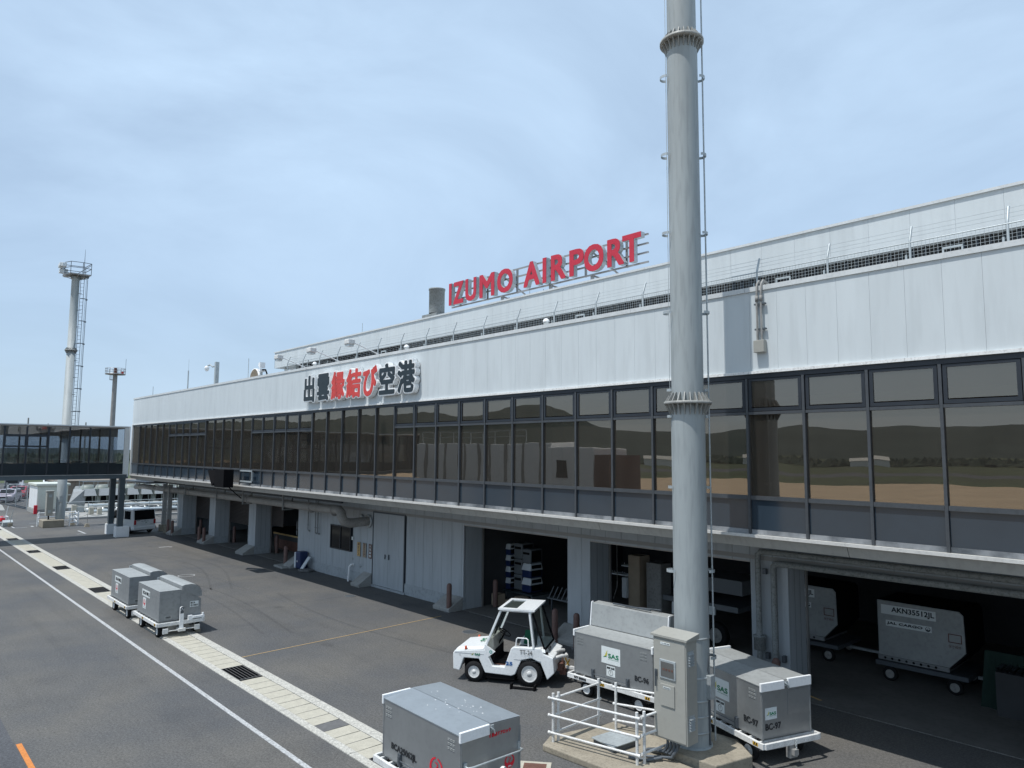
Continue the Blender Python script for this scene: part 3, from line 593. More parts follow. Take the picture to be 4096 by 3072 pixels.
b = MB(); flange_ring(b, 13.67, .295); f1 = b.build('flange', 'flange', P_); b = MB(); gussets(b, 13.67, .295, 22, .9); b.build('gussets', 'flange', f1)
rt = Vector((.69, .72, 0)).normalized()       # sideways as seen from the jet bridge
cab = rt*.40; cb2 = rt*-.345
b = MB(); b.tube([(cab.x, cab.y, .3), (cab.x, cab.y, 20)], .016, 8); b.build('cable_pipe', 'galv', P_)
b = MB(); b.tube([(cb2.x*.97, cb2.y*.97, 6.7), (cb2.x*.93, cb2.y*.93, 20)], .006, 6); b.build('cable', 'galv', P_)
for z in (1.78, 3.33, 8.2, 9.76, 11.34, 12.94, 4.87, 6.2, 6.7):
    for s in ((1, -1) if z > 3 else (1,)):
        b = MB()
        c = rt*s*.33; r = .11 if z not in (6.2, 6.7, 4.87) else .06
        fw = Vector((-.72, .69, 0)); pts = [c+(rt*s*math.cos(a)*r+fw*math.sin(a)*r*1.1) for a in [math.radians(-100+20*i) for i in range(11)]]
        for i in range(10): b.bar(pts[i]+Vector((0, 0, z)), pts[i+1]+Vector((0, 0, z)), .008, .05)
        b.build('hoop_bracket', 'galv', P_)
for z in (2.14, 1.45, 1.05, .78, .5): MB().lathe((0, 0, z), [(.316, 0), (.324, 0), (.324, .03), (.316, .03)], 40).build('strap', 'galv', P_)
b = MB(); q = rt*.30+Vector((.122, -.183, 0)); b.box(q.x-.075, q.x+.075, q.y-.07, q.y+.07, 1.1, 1.52); b.T = None; bx = b.build('switch_box', 'galv', P_, bevel=.01)
b = MB(); b.tube([(q.x, q.y, 1.1), (q.x, q.y, .3)], .02, 8); b.tube([(q.x+.02, q.y, 1.9), (q.x, q.y-.03, 1.6), (q.x, q.y, 1.5)], .01, 6); b.build('conduit', 'steel_dk', P_)
one(MB().prism([(-8.05, 11.05), (-6.95, 11.1), (-6.75, 11.95), (-7.3, 12.4), (-8.2, 12.35)], 0, .24, 'xy'), 'mast_plinth', 'concrete', 'weathered concrete plinth under the thick near mast', 'plinth', bevel=.02)
# cabinet on the mast
C_ = thing('control_cabinet', (-7.67, 10.85, .5), 'tall beige control cabinet with a glass viewing window fixed to the near mast', 'cabinet')
MB().box(-.345, .345, -.02, .30, 0, 1.74).build('body', 'cab_beige', C_, bevel=.006); MB().hexa([(-.38, -.06, 1.745), (.38, -.06, 1.745), (.38, .34, 1.745), (-.38, .34, 1.745)], [(-.38, -.06, 1.78), (.38, -.06, 1.78), (.38, .34, 1.84), (-.38, .34, 1.84)]).build('top_cover', 'cab_beige', C_)
dr = MB().box(-.325, .325, -.035, -.021, .03, 1.7).build('door', 'cab_beige', C_, bevel=.004)
b = MB(); b.box(-.20, .14, -.055, -.036, 1.04, 1.37); fr = b.build('window_frame', 'galv', dr, bevel=.03); 
MB().box(-.165, .105, -.06, -.0555, 1.08, 1.33).build('pane', 'pane_grey', fr)
b = MB(); [b.box(-.12+.06*i, -.085+.06*i, -.064, -.0605, 1.19, 1.225) for i in range(4)]; b.build('gauge', 'rust', fr)
MB().box(-.18, .11, -.055, -.036, .58, .95).build('hatch', 'cab_beige', dr, bevel=.004); MB().box(-.12, .03, -.058, -.0555, .875, .91).build('label', 'label_w', dr); MB().box(-.18, .02, -.04, -.0355, 1.62, 1.66).build('label', 'label_w', dr)
MB().box(-.30, -.25, -.06, -.036, 1.05, 1.17).box(-.29, -.265, -.075, -.06, .88, 1.15).build('handle', 'steel_dk', dr)
MB().text('照明制御盤', (-.11, -.0585, .88), (1, 0, 0), (0, 0, 1), .13, .022, .001).text('エプロン照明 分電盤', (-.17, -.0412, 1.63), (1, 0, 0), (0, 0, 1), .18, .022, .001).build('lettering', 'ink', dr)
for z in (.22, 1.3):
    b = MB(); b.box(.346, .352, .02, .2, z, z+.27)
    for i in range(5): b.hexa([(.352, .035, z+.03+.045*i), (.38, .035, z+.03+.045*i), (.38, .185, z+.03+.045*i), (.352, .185, z+.03+.045*i)], [(.352, .035, z+.06+.045*i), (.356, .035, z+.06+.045*i), (.356, .185, z+.06+.045*i), (.352, .185, z+.06+.045*i)])
    b.build('louvre', 'galv', C_)
b = MB()
for i, x in enumerate((-.15, -.08, -.01, .06)): b.tube([(x, .1, .02), (x, .1, -.15), (x-.05, .05, -.25), (x-.25-.06*i, .1+.05*i, -.30), (x-.4-.08*i, .1, -.33), (x-.5-.08*i, .1, -.4)], .024, 8)
b.build('cable', 'steel_dk', C_)
# island, hatch, railing
one(MB().prism([(-9.95, 10.15), (-9.75, 9.75), (-8.3, 9.85), (-7.55, 10.35), (-7.2, 11.0), (-8.06, 11.04), (-8.25, 11.7), (-9.6, 11.65)], 0, .12, 'xy'), 'concrete_island', 'concrete', 'low rough concrete island inside the white pipe railing', 'island', bevel=.02)
t = thing('steel_hatch', (-8.85, 10.75, .12), 'grey steel hatch cover on the concrete island', 'hatch', rz=R(-6))
MB().box(-.26, .26, -.3, .3, 0, .10).build('kerb', 'steel_dk', t); MB().box(-.29, .29, -.33, .33, .10, .115).build('cover', 'galv', t)
t = thing('pipe_railing', (-8.9, 10.7, .12), 'white three-rail pipe railing around the hatch at the foot of the near mast', 'railing')
def railrun(pts, b_rail, ext=.1):
    for z in (.17, .48, .79):
        for a, c in zip(pts, pts[1:]):
            a = Vector((*a, z)); c = Vector((*c, z)); d = (c-a).normalized(); b_rail.tube([a-d*ext, c+d*ext], .022, 8)
            for e in (a-d*ext, c+d*ext): b_rail.tube([e-d*.02, e+d*.02], .030, 8)
posts = [(-9.7, 9.98), (-9.68, 10.1), (-9.71, 11.29), (-9.31, 11.34), (-8.04, 10.36), (-7.99, 10.50)]
for i, (x, y) in enumerate(posts):
    MB().tube([(x+8.9, y-10.7, 0), (x+8.9, y-10.7, .88)], .027, 10).build('post', 'worn_white', t)
for pts in (((-9.7, 9.95), (-8.04, 10.33)), ((-9.69, 10.12), (-9.71, 11.27)), ((-9.29, 11.35), (-7.9, 11.9)), ((-7.99, 10.5), (-7.95, 11.2))):
    b = MB(); railrun([(x+8.9, y-10.7) for x, y in pts], b, .06); b.build('rail_run', 'worn_white', t)
b = MB(); b.tube([(-8.3, 10.45, .15), (-8.0, 10.6, .15), (-7.85, 10.8, .18)], .03, 8).tube([(-8.55, 10.55, .14), (-8.1, 10.75, .14), (-7.7, 10.9, .2), (-7.6, 11.0, .45)], .028, 8); one(b, 'ground_conduit', 'steel_dk', 'dark bent conduits on the concrete below the beige cabinet', 'conduit')
t = thing('floor_grate', (-9.3, 9.1, 0), 'square framed grate at the bottom edge beside the concrete island', 'grate', rz=R(40))
MB().box(-.28, .28, -.28, .28, 0, .02).build('frame', 'slab', t); MB().box(-.2, .2, -.2, .2, .02, .024).build('plate', 'rust', t)
# far left mast
LM = thing('light_mast', (-60.2, 11.15, 0), 'tall grey floodlight mast with caged ladder and platform at the far left', 'mast')
MB().lathe((0, 0, 0), [(.30, .5), (.30, 6.45), (.285, 6.45), (.285, 12.75), (.27, 12.75), (.26, 18.0), (.36, 18.25), (.001, 18.25)], 28).build('shaft', 'polepaint', LM)
for z in (6.45, 12.75):
    b = MB(); flange_ring(b, z, .285, 22); f1 = b.build('flange', 'flange', LM); b = MB(); gussets(b, z, .285, 18, 1); b.build('gussets', 'flange', f1)
b = MB(); lx = rt.x*.52; ly = rt.y*.52
for s in (-.13, .13): b.bar((lx+rt.x*s, ly+rt.y*s, 6.0), (lx+rt.x*s, ly+rt.y*s, 18.2), .03)
z = 6.0
while z < 18.2: b.bar((lx-rt.x*.13, ly-rt.y*.13, z), (lx+rt.x*.13, ly+rt.y*.13, z), .018); z += .28
for z in [7+1.25*i for i in range(9)]: b.bar((0, 0, z), (lx, ly, z), .03)
b.build('ladder', 'steel_dk', LM)
b = MB()
for z in [6.6+1.66*i for i in range(8)]:
    pts = [(lx+rt.x*(.12+.28*math.sin(a)*1)+.35*math.cos(a)*-.72*.9, ly+rt.y*(.12+.28*math.sin(a))+.35*math.cos(a)*.69*.9, z) for a in [math.pi*i/10 for i in range(11)]]
    for i in range(10): b.bar(pts[i], pts[i+1], .012, .06)
for s in (.28, .36, .40): b.bar((lx+rt.x*s, ly+rt.y*s, 6.6), (lx+rt.x*s, ly+rt.y*s, 18.2), .018)
b.build('ladder_cage', 'steel_dk', LM)
b = MB(); b.hexa([(-.7, -.7, 18.3), (.8, -.5, 18.3), (.9, .8, 18.3), (-.45, .7, 18.3)], [(-.7, -.7, 18.38), (.8, -.5, 18.38), (.9, .8, 18.38), (-.45, .7, 18.38)])
for k in range(6): a = k*math.pi/3; b.bar((0, 0, 18.0), (math.cos(a)*.9, math.sin(a)*.9, 18.3), .05)
b.build('platform', 'rail', LM)
b = MB(); cs = [(-.7, -.7), (.15, -.75), (.8, -.5), (.95, .25), (.9, .8), (-.45, .7), (-.7, -.7)]
for z in (18.8, 19.2):
    for a, c in zip(cs, cs[1:]): b.bar((*a, z), (*c, z), .035)
for c in cs[:-1]: b.bar((*c, 18.3), (*c, 19.2), .035)
b.bar((.4, 0, 18.4), (.9, .8, 19.1), .03); b.build('guard_rail', 'steel_dk', LM)
MB().tube([(.55, .4, 18.38), (.55, .4, 20.3)], [.03, .008], 6).build('lightning_rod', 'steel_dk', LM)
lamp0 = None
for i, (x, y, z) in enumerate(((-.85, -.55, 18.75), (-.62, -.8, 18.85), (-.3, -.95, 18.95), (.05, -.95, 19.0), (-.95, -.35, 18.55), (-.8, -.5, 18.42), (.3, -.85, 18.95), (-.5, -.85, 18.6))):
    if lamp0 is None: lamp0 = MB().box(-.17, .17, -.15, .15, -.12, .16).build('floodlight', 'crate_w', LM, bevel=.03); l_ = lamp0
    else: l_ = lamp0.copy(); COL.objects.link(l_)
    l_.location = Vector((x, y, z))*SC
MB().box(-.02, .16, -.12, .15, 0, 0.01).build('plate', 'galv', LM)
one(MB().box(-60.95, -59.47, 10.0, 11.3, 0, .52), 'mast_plinth', 'concrete', 'square concrete block under the far left mast', 'plinth', bevel=.03)
t = thing('control_cabinet', (-60.35, 10.55, .8), 'narrow beige cabinet fixed to the far left mast', 'cabinet'); MB().box(-.2, .3, -.3, .1, 0, 1.7).build('body', 'cab_beige', t, bevel=.01); MB().box(-.24, .34, -.34, .14, 1.7, 1.75).build('top_cover', 'cab_beige', t); MB().box(.301, .32, -.2, 0, .2, .4).box(.301, .32, -.2, 0, 1.3, 1.5).build('louvre', 'galv', t); MB().tube([(0, -.1, 0), (.1, -.1, -.3)], .05, 6).build('cable', 'black', t)
one(MB().box(-60.0, -59.86, 10.98, 11.15, 1.75, 2.2), 'switch_box', 'galv', 'small grey box on the far left mast', 'box')
t = thing('pipe_railing', (-61.5, 11, 0), 'white pipe railing round the foot of the far left mast', 'railing')
for (x, y) in ((-62.3, 10.2), (-61.2, 9.95), (-60.4, 12.3), (-61.2, 12.5), (-62.3, 12.5), (-59.9, 11.7)): MB().tube([(x+61.5, y-11, 0), (x+61.5, y-11, .95)], .04, 8).build('post', 'white', t)
b = MB()
for z in (.25, .55, .85):
    for a, c in (((-62.3, 10.2), (-61.2, 9.95)), ((-62.3, 10.2), (-62.3, 12.5)), ((-62.3, 12.5), (-60.4, 12.3)), ((-60.4, 12.3), (-59.9, 11.7))): b.tube([(a[0]+61.5, a[1]-11, z), (c[0]+61.5, c[1]-11, z)], .03, 6)
b.build('rails', 'white', t)
# small beacon tower far away
B_ = thing('beacon_tower', (-104.4, 24.55, 0), 'slim grey beacon tower with round railed platform and red lamps, far behind the bridge', 'tower')
MB().lathe((0, 0, 0), [(.34, 0), (.27, 15.35)], 20).build('shaft', 'duct', B_)
MB().lathe((0, 0, 15.38), [(.001, 0), (1.2, 0), (1.2, .1), (.001, .1)], 24).build('platform', 'rail', B_)
b = MB()
for k in range(16): a = k*math.pi/8; b.bar((1.18*math.cos(a), 1.18*math.sin(a), 15.4), (1.18*math.cos(a), 1.18*math.sin(a), 16.15), .035)
for z in (15.8, 16.15): b.lathe((0, 0, z), [(1.17, 0), (1.21, 0), (1.21, .04), (1.17, .04)], 24)
b.build('guard_rail', 'rail', B_)
b = MB(); b.lathe((-.15, -.25, 14.65), [(.36, 0), (.36, .05), (.3, .05)], 12)
for k in range(8): a = k*math.pi/4; b.bar((-.15+.35*math.cos(a), -.25+.35*math.sin(a), 14.65), (-.15+.35*math.cos(a), -.25+.35*math.sin(a), 15.38), .03)
b.build('ladder_cage', 'rail', B_)
MB().box(-.15, .15, -.15, .15, 15.48, 16.1).box(-.22, .22, -.12, .12, 16.1, 16.25).build('beacon', 'rust', B_); MB().box(.3, .55, .6, .85, 15.48, 15.8).build('lamp_box', 'kanji_red', B_); MB().tube([(.6, 1.05, 15.48), (.6, 1.05, 17.5)], .02, 6).build('lightning_rod', 'steel_dk', B_)

# ================================================================ CARTS
def wheel(parent, x, y, r, w, side, rim=.58, m='worn_white', name='wheel'):
    t = MB().lathe((0, 0, 0), [(r*rim, -w/2), (r*.92, -w/2), (r, -w/2+w*.18), (r, w/2-w*.18), (r*.92, w/2), (r*rim, w/2)], 28, 'y').build(name, 'rubber', parent)
    t.location = Vector((x, y, r))*SC
    b = MB(); f = -1 if side < 0 else 1
    b.lathe((0, 0, 0), [(r*rim, f*w*.46), (r*rim*.9, f*w*.5), (r*rim*.86, f*w*.3), (r*rim*.4, f*w*.28), (r*rim*.36, f*w*.42), (.001, f*w*.44)], 24, 'y'); b.lathe((0, 0, 0), [(r*rim, -w*.4), (.001, -w*.4)], 20, 'y')
    ri = b.build('rim', m, t)
    b = MB()
    for k in range(6): a = k*math.pi/3; b.box(r*rim*.55*math.cos(a)-.012, r*rim*.55*math.cos(a)+.012, min(f*w*.28, f*w*.36), max(f*w*.28, f*w*.36), r*rim*.55*math.sin(a)-.012, r*rim*.55*math.sin(a)+.012)
    b.build('bolts', 'rust', t)
    return t
def swoosh(b, o, u, v, s, which):
    o = Vector(o); u = Vector(u); v = Vector(v); n = u.cross(v)*.0025
    P = {0: [(0, 0), (.42, .08), (.36, .16), (.18, .1)], 1: [(.12, .1), (.5, .42), (.46, .30), (.40, .14)], 2: [(.28, .24), (.52, .66), (.5, .5), (.44, .34)]}[which]
    b.add([o+u*x*s+v*y*s+n for x, y in P], [tuple(range(len(P)))])
def sas_board(parent, o, u, v, w, h):
    o = Vector(o); u = Vector(u); v = Vector(v); n = u.cross(v)
    bd_ = MB().add([o, o+u*w, o+u*w+v*h, o+v*h, o-n*.003, o+u*w-n*.003, o+u*w+v*h-n*.003, o+v*h-n*.003], [(0, 1, 2, 3), (0, 4, 5, 1), (1, 5, 6, 2), (2, 6, 7, 3), (3, 7, 4, 0)]).build('label', 'label_w', parent)
    b = MB().text('SAS', o+u*w*.36+v*h*.36, u, v, w*.56, h*.27, .001, bold=h*.012); b.text('SAN-IN AIRPORT SERVICE', o+u*w*.36+v*h*.26, u, v, w*.56, h*.045, .001); swoosh(b, o+u*w*.08+v*h*.34, u, v, w*.5, 0); b.build('lettering', 'label_g', bd_)
    b = MB(); swoosh(b, o+u*w*.08+v*h*.34, u, v, w*.5, 1); swoosh(b, o+u*w*.06+v*h*.34, u, v, w*.5, 2); b.build('emblem', 'label_y', bd_)
def caution(parent, o, u, v, w, h):
    o = Vector(o); u = Vector(u); v = Vector(v); n = u.cross(v)
    bd_ = MB().add([o, o+u*w, o+u*w+v*h, o+v*h, o-n*.003, o+u*w-n*.003, o+u*w+v*h-n*.003, o+v*h-n*.003], [(0, 1, 2, 3), (0, 4, 5, 1), (1, 5, 6, 2), (2, 6, 7, 3), (3, 7, 4, 0)]).build('label', 'label_w', parent)
    b = MB().text('開閉 注意', o+u*w*.06+v*h*.72, u, v, w*.88, h*.2, .001, bold=.0015)
    for k in range(24):
        a0, a1 = k*math.pi/12, (k+1)*math.pi/12; c = o+u*w*.5+v*h*.36+n*.0015
        b.add([c+u*math.cos(a)*r_+v*math.sin(a)*r_ for r_, a in ((h*.24, a0), (h*.28, a0), (h*.28, a1), (h*.24, a1))], [(0, 1, 2, 3)])
    c = o+u*w*.5+v*h*.36+n*.0016; b.add([c-u*.008+v*h*.17, c+u*.008+v*h*.17, c+u*.004-v*h*.05, c-u*.004-v*h*.05], [(0, 1, 2, 3)]); b.add([c-u*.005-v*h*.09, c+u*.005-v*h*.09, c+u*.005-v*h*.13, c-u*.005-v*h*.13], [(0, 1, 2, 3)])
    b.build('lettering', 'ink', bd_)
def crane_emblem(parent, o, u, v, r, name='emblem', m='crane_red', word=True):
    o = Vector(o); u = Vector(u); v = Vector(v); n = u.cross(v)*.002; b = MB(); K = 40
    def pin(a):
        q = .80 if math.sin(a) > 0 else .80-.34*abs(math.sin(a)); return r*q*math.cos(a)*.92, r*(.80*math.sin(a) if math.sin(a) > 0 else .38*math.sin(a))+r*.06
    for k in range(K):
        a0, a1 = 2*math.pi*k/K, 2*math.pi*(k+1)/K
        if abs((a0+a1)/2-math.pi/2) < .10: continue
        p0, p1 = pin(a0), pin(a1)
        b.add([o+u*r*math.cos(a0)+v*r*math.sin(a0)+n, o+u*r*math.cos(a1)+v*r*math.sin(a1)+n, o+u*p1[0]+v*p1[1]+n, o+u*p0[0]+v*p0[1]+n], [(0, 1, 2, 3)])
    ln = [(.02, -.40, .20), (-.16, -.16, .10), (-.10, .06, .085), (.14, .24, .075), (.20, .42, .07), (.05, .52, .06), (-.28, .55, .012)]
    for (x0, y0, w0), (x1, y1, w1) in zip(ln, ln[1:]):
        d = Vector((x1-x0, y1-y0)); d.normalize(); q = Vector((-d.y, d.x)); pts = [(x0+q.x*w0, y0+q.y*w0), (x0-q.x*w0, y0-q.y*w0), (x1-q.x*w1, y1-q.y*w1), (x1+q.x*w1, y1+q.y*w1)]
        b.add([o+u*x*r+v*y*r+n*1.1 for x, y in pts], [(0, 1, 2, 3)])
    e = b.build(name, m, parent)
    if word: MB().text('JAL', o+u*(-.34*r)+v*(-.82*r), u, v, .68*r, .26*r, .001, bold=r*.02, zoff=.0045).build('lettering', 'label_w', e)
UX, UZ, UY = (1, 0, 0), (0, 0, 1), (0, 1, 0)
def vents(parent, x, z, y):
    b = MB()
    for i in range(3):
        for j in range(3): 
            for q in (0, .022): b.hexa([(x+.062*i, y-.001, z+.062*j+q), (x+.045+.062*i, y-.001, z+.062*j+q), (x+.045+.062*i, y+.004, z+.062*j+q), (x+.062*i, y+.004, z+.062*j+q)], [(x+.062*i, y-.008, z+.012+.062*j+q), (x+.045+.062*i, y-.008, z+.012+.062*j+q), (x+.045+.062*i, y+.004, z+.012+.062*j+q), (x+.062*i, y+.004, z+.012+.062*j+q)])
    b.build('vents', 'alu_pale', parent)
def deck(t, hl=1.2, hw=.66, cuts=True, wx=(-.72, .72), r=.175, z=.36, coupler=0):
    b = MB()
    for s in (-1, 1):
        b.box(-hl, hl, s*hw-.025, s*hw+.025, z, z+.1)
        for x in (-hl, hl):
            if s > 0: b.box(x-.025, x+.025, -hw+.026, hw-.026, z, z+.1)
    for k in range(9): x = -hl+.15+k*(2*hl-.3)/8; b.box(x-.02, x+.02, -hw+.026, hw-.026, z+.03, z+.09)
    b.build('frame', 'worn_white', t, bevel=.006)
    MB().box(-hl+.2, hl-.2, -.12, .12, z-.12, z-.001).box(wx[0]-.05, wx[0]+.05, -hw+.15, hw-.15, r-.03, r+.05).box(wx[1]-.05, wx[1]+.05, -hw+.15, hw-.15, r-.03, r+.05).box(wx[0]-.06, wx[0]+.06, -.3, .3, r+.05, z).box(wx[1]-.06, wx[1]+.06, -.3, .3, r+.05, z).build('chassis', 'duct', t)
    for x in wx:
        for s in (-1, 1): wheel(t, x, s*(hw-.13), r, .11, s, .62)
    for x in (-.25, .95): MB().box(x, x+.13, -hw-.028, -hw-.0255, z+.02, z+.08).build('reflector', 'hazard', t)
    b = MB()
    for x in (-.25, .95): 
        for q in (.02, .07): b.add([(x+q, -hw-.0285, z+.02), (x+q+.025, -hw-.0285, z+.02), (x+q+.045, -hw-.0285, z+.08), (x+q+.02, -hw-.0285, z+.08)], [(0, 1, 2, 3)])
    b.build('reflector_stripes', 'black', t)
def bulk_cart(loc, rz, label, kind):
    t = thing('baggage_cart', loc, label, 'cart', 'aluminium box carts on the apron', rz)
    deck(t)
    bd_ = MB().prism([(-.575, .47), (-.575, 1.385), (-.02, 1.43), (.575, 1.405), (.575, .47)], -1.075, 1.075, 'yz').build('container', 'alu', t, bevel=.006)
    top = 'alu_top' if kind == 'JL' else 'alu_pale'
    MB().add([(-1.07, -.585, 1.39), (1.07, -.585, 1.39), (1.07, -.02, 1.438), (-1.07, -.02, 1.438), (-1.07, -.585, 1.375), (1.07, -.585, 1.375)], [(0, 1, 2, 3), (4, 5, 1, 0)]).build('front_lid', top, t)
    if kind == '96':
        MB().hexa([(-1.06, .00, 1.44), (1.06, .00, 1.44), (1.06, .27, 1.44), (-1.06, .27, 1.44)], [(-1.06, .06, 1.95), (1.06, .06, 1.95), (1.06, .30, 1.97), (-1.06, .30, 1.97)]).build('raised_lid', 'alu_pale', t, bevel=.008)
        for x in (-1.085, 1.06): MB().hexa([(x, -.01, 1.40), (x+.025, -.01, 1.40), (x+.025, .05, 1.40), (x, .05, 1.40)], [(x, .05, 1.97), (x+.025, .05, 1.97), (x+.025, .11, 1.98), (x, .11, 1.98)]).build('lid_edge', 'white', t)
        MB().box(-.5, .55, .12, .16, 1.99, 2.02).tube([(-.2, .2, 1.98), (.75, .24, 2.03)], .012, 6).build('lid_hinge', 'steel_dk', t)
    else: MB().add([(-1.07, -.015, 1.44), (1.07, -.015, 1.44), (1.07, .58, 1.415), (-1.07, .58, 1.415)], [(0, 1, 2, 3)]).build('rear_lid', top, t)
    for x in (-1.10, 1.055):
        MB().box(x, x+.045, -.60, -.05, 1.29, 1.44).build('end_cap', 'white', t, bevel=.008)
        if kind == '97': MB().box(x, x+.045, .04, .60, 1.29, 1.46).build('end_cap', 'white', t, bevel=.008)
    MB().tube([(1.10, -.04, 1.40), (1.14, 0, 1.36), (1.12, .03, 1.30)], .014, 6).box(1.078, 1.10, -.03, .03, 1.34, 1.42).build('lid_latch', 'galv', t)
    y = -.5775
    vents(bd_, -.99, 1.12, y); vents(bd_, .76, 1.12, y)
    b = MB()
    for x in (-.52, .44): b.box(x-.035, x+.035, y-.035, y, .47, .66); b.box(x-.02, x+.02, y-.05, y-.035, .50, .62)
    b.tube([(-.5, y-.03, .56), (.44, y-.03, .56)], .01, 6); b.build('latch', 'steel_dk', t)
    for q in ((1.0755, 1.09, -.575, -.555, .47, 1.29), (1.0755, 1.09, .555, .575, .47, 1.29), (-1.075, -1.055, y-.004, y, .47, 1.38), (1.055, 1.075, y-.004, y, .47, 1.38)): MB().box(*q).build('corner_trim', 'alu_dull', t)
    b = MB(); [b.box(-1.06+.135*i, -1.055+.135*i, y-.0035, y, 1.365, 1.372) for i in range(16)]; b.build('rivets', 'alu_pale', t)
    if kind in ('96', '97'):
        sas_board(t, (-.28, y-.003, .86), UX, UZ, .52, .36); caution(t, (-.14, y-.003, .60), UX, UZ, .24, .22)
        MB().text('BC-'+kind, (.62, y-.001, .66), UX, UZ, .36, .115, .002, bold=.0042).build('lettering', 'ink', t)
    if kind == '97':
        sas_board(t, (1.0785, -.50, .80), UY, UZ, .27, .20)
        MB().text('BC-97', (1.0765, -.50, .62), UY, UZ, .36, .115, .002, bold=.0042).build('lettering', 'ink', t)
        MB().box(1.0765, 1.083, .03, .56, .82, 1.25).build('end_hatch', 'alu', t); MB().box(1.13, 1.22, -.09, .09, .14, .36).box(1.22, 1.29, -.05, .05, .20, .30).build('coupler', 'duct', t)
        b = MB(); [b.lathe((1.26+.004*(i % 2), .02, .24+.028*i), [(.010, -.006), (.016, 0), (.010, .006)], 8, 'y' if i % 2 else 'x') for i in range(9)]; b.build('chain', 'pipe_b', t)
    if kind == '96':
        MB().text('WT 695KG', (-1.0, -.687, .385), UX, UZ, .36, .055, .002, bold=.0042).build('lettering', 'ink', t)
        b = MB(); b.bar((-1.2, 0, .36), (-1.75, -.1, .36), .07, .06); b.bar((-1.2, .25, .38), (-1.5, 0, .37), .05); b.bar((-1.2, -.25, .38), (-1.5, -.05, .37), .05); b.build('towbar', 'worn_white', t)
    if kind == 'JL':
        MB().text('BCA25062JL', (-.80, y-.001, .63), UX, UZ, .74, .13, .002, bold=.0042).build('lettering', 'ink', t)
        crane_emblem(t, (.48, y-.001, .73), UX, UZ, .18)
        crane_emblem(t, (1.0765, .36, .80), UY, UZ, .10)
        MB().text('E 東亜ドアロック', (1.0765, -.04, 1.235), UY, UZ, .42, .06, .001, bold=.002).build('lettering', 'crane_red', t)
        b = MB(); b.tube([(1.09, -.5, .95), (1.16, -.5, .95), (1.18, -.42, .95), (1.18, .47, .95), (1.16, .55, .95), (1.09, .55, .95)], .014, 8); b.box(1.0765, 1.1, -.53, -.47, .91, 1.0).box(1.0765, 1.1, .52, .56, .93, 1.05); b.build('handle_bar', 'galv', t)
        towplate(t, 1.27, .08)
        b = MB(); rr = random.Random(5)
        for i in range(34):
            cx_, cy_, r_ = rr.gauss(.1, .35), rr.gauss(.12, .16), rr.uniform(.004, .013); zz = 1.4425-(cy_)*.042 if cy_ > 0 else 1.443+cy_*.085
            b.add([(cx_+r_*math.cos(a)*rr.uniform(.7, 1.8), cy_+r_*math.sin(a)*rr.uniform(.7, 1.3), zz) for a in [k*math.pi/4 for k in range(8)]], [tuple(range(8))])
        b.build('speckles', 'white', t)
    return t
def towplate(t, x, y0=0):
    b = MB(); b.box(x-.03, x+.02, y0-.055, y0+.055, .20, .80); b.lathe((x, y0, .80), [(.0555, -.03), (.0555, .02)], 20, 'x'); b.lathe((x, y0, .80), [(.055, .02), (.025, .02)], 20, 'x'); b.lathe((x, y0, .80), [(.055, -.03), (.025, -.03)], 20, 'x')
    b.build('towbar', 'white', t)
    MB().lathe((x, y0, .80), [(.052, .021), (.052, .026), (.026, .026), (.026, .021)], 20, 'x').box(x+.0205, x+.0235, y0-.05, y0+.05, .66, .745).build('tow_eye', 'steel_dk', t)
    MB().box(x-.12, x+.10, y0-.10, y0+.10, .16, .24).tube([(x+.02, y0-.45, .2), (x+.02, y0+.45, .2)], .016, 8).box(x-.02, x+.06, y0+.38, y0+.52, .14, .28).box(x-.02, x+.06, y0-.52, y0-.38, .14, .28).build('steering_link', 'worn_white', t)
bulk_cart((-9.50, 7.37, 0), R(-1.6), 'large shiny box cart reading BCA25062JL in the foreground at the bottom edge', 'JL')
bulk_cart((-10.47, 13.17, 0), R(1.8), 'box cart reading BC-96 with one lid half raised, hitched behind the white tractor', '96')
bulk_cart((-7.50, 13.03, 0), R(-18.5), 'box cart reading BC-97 standing behind the near mast', '97')
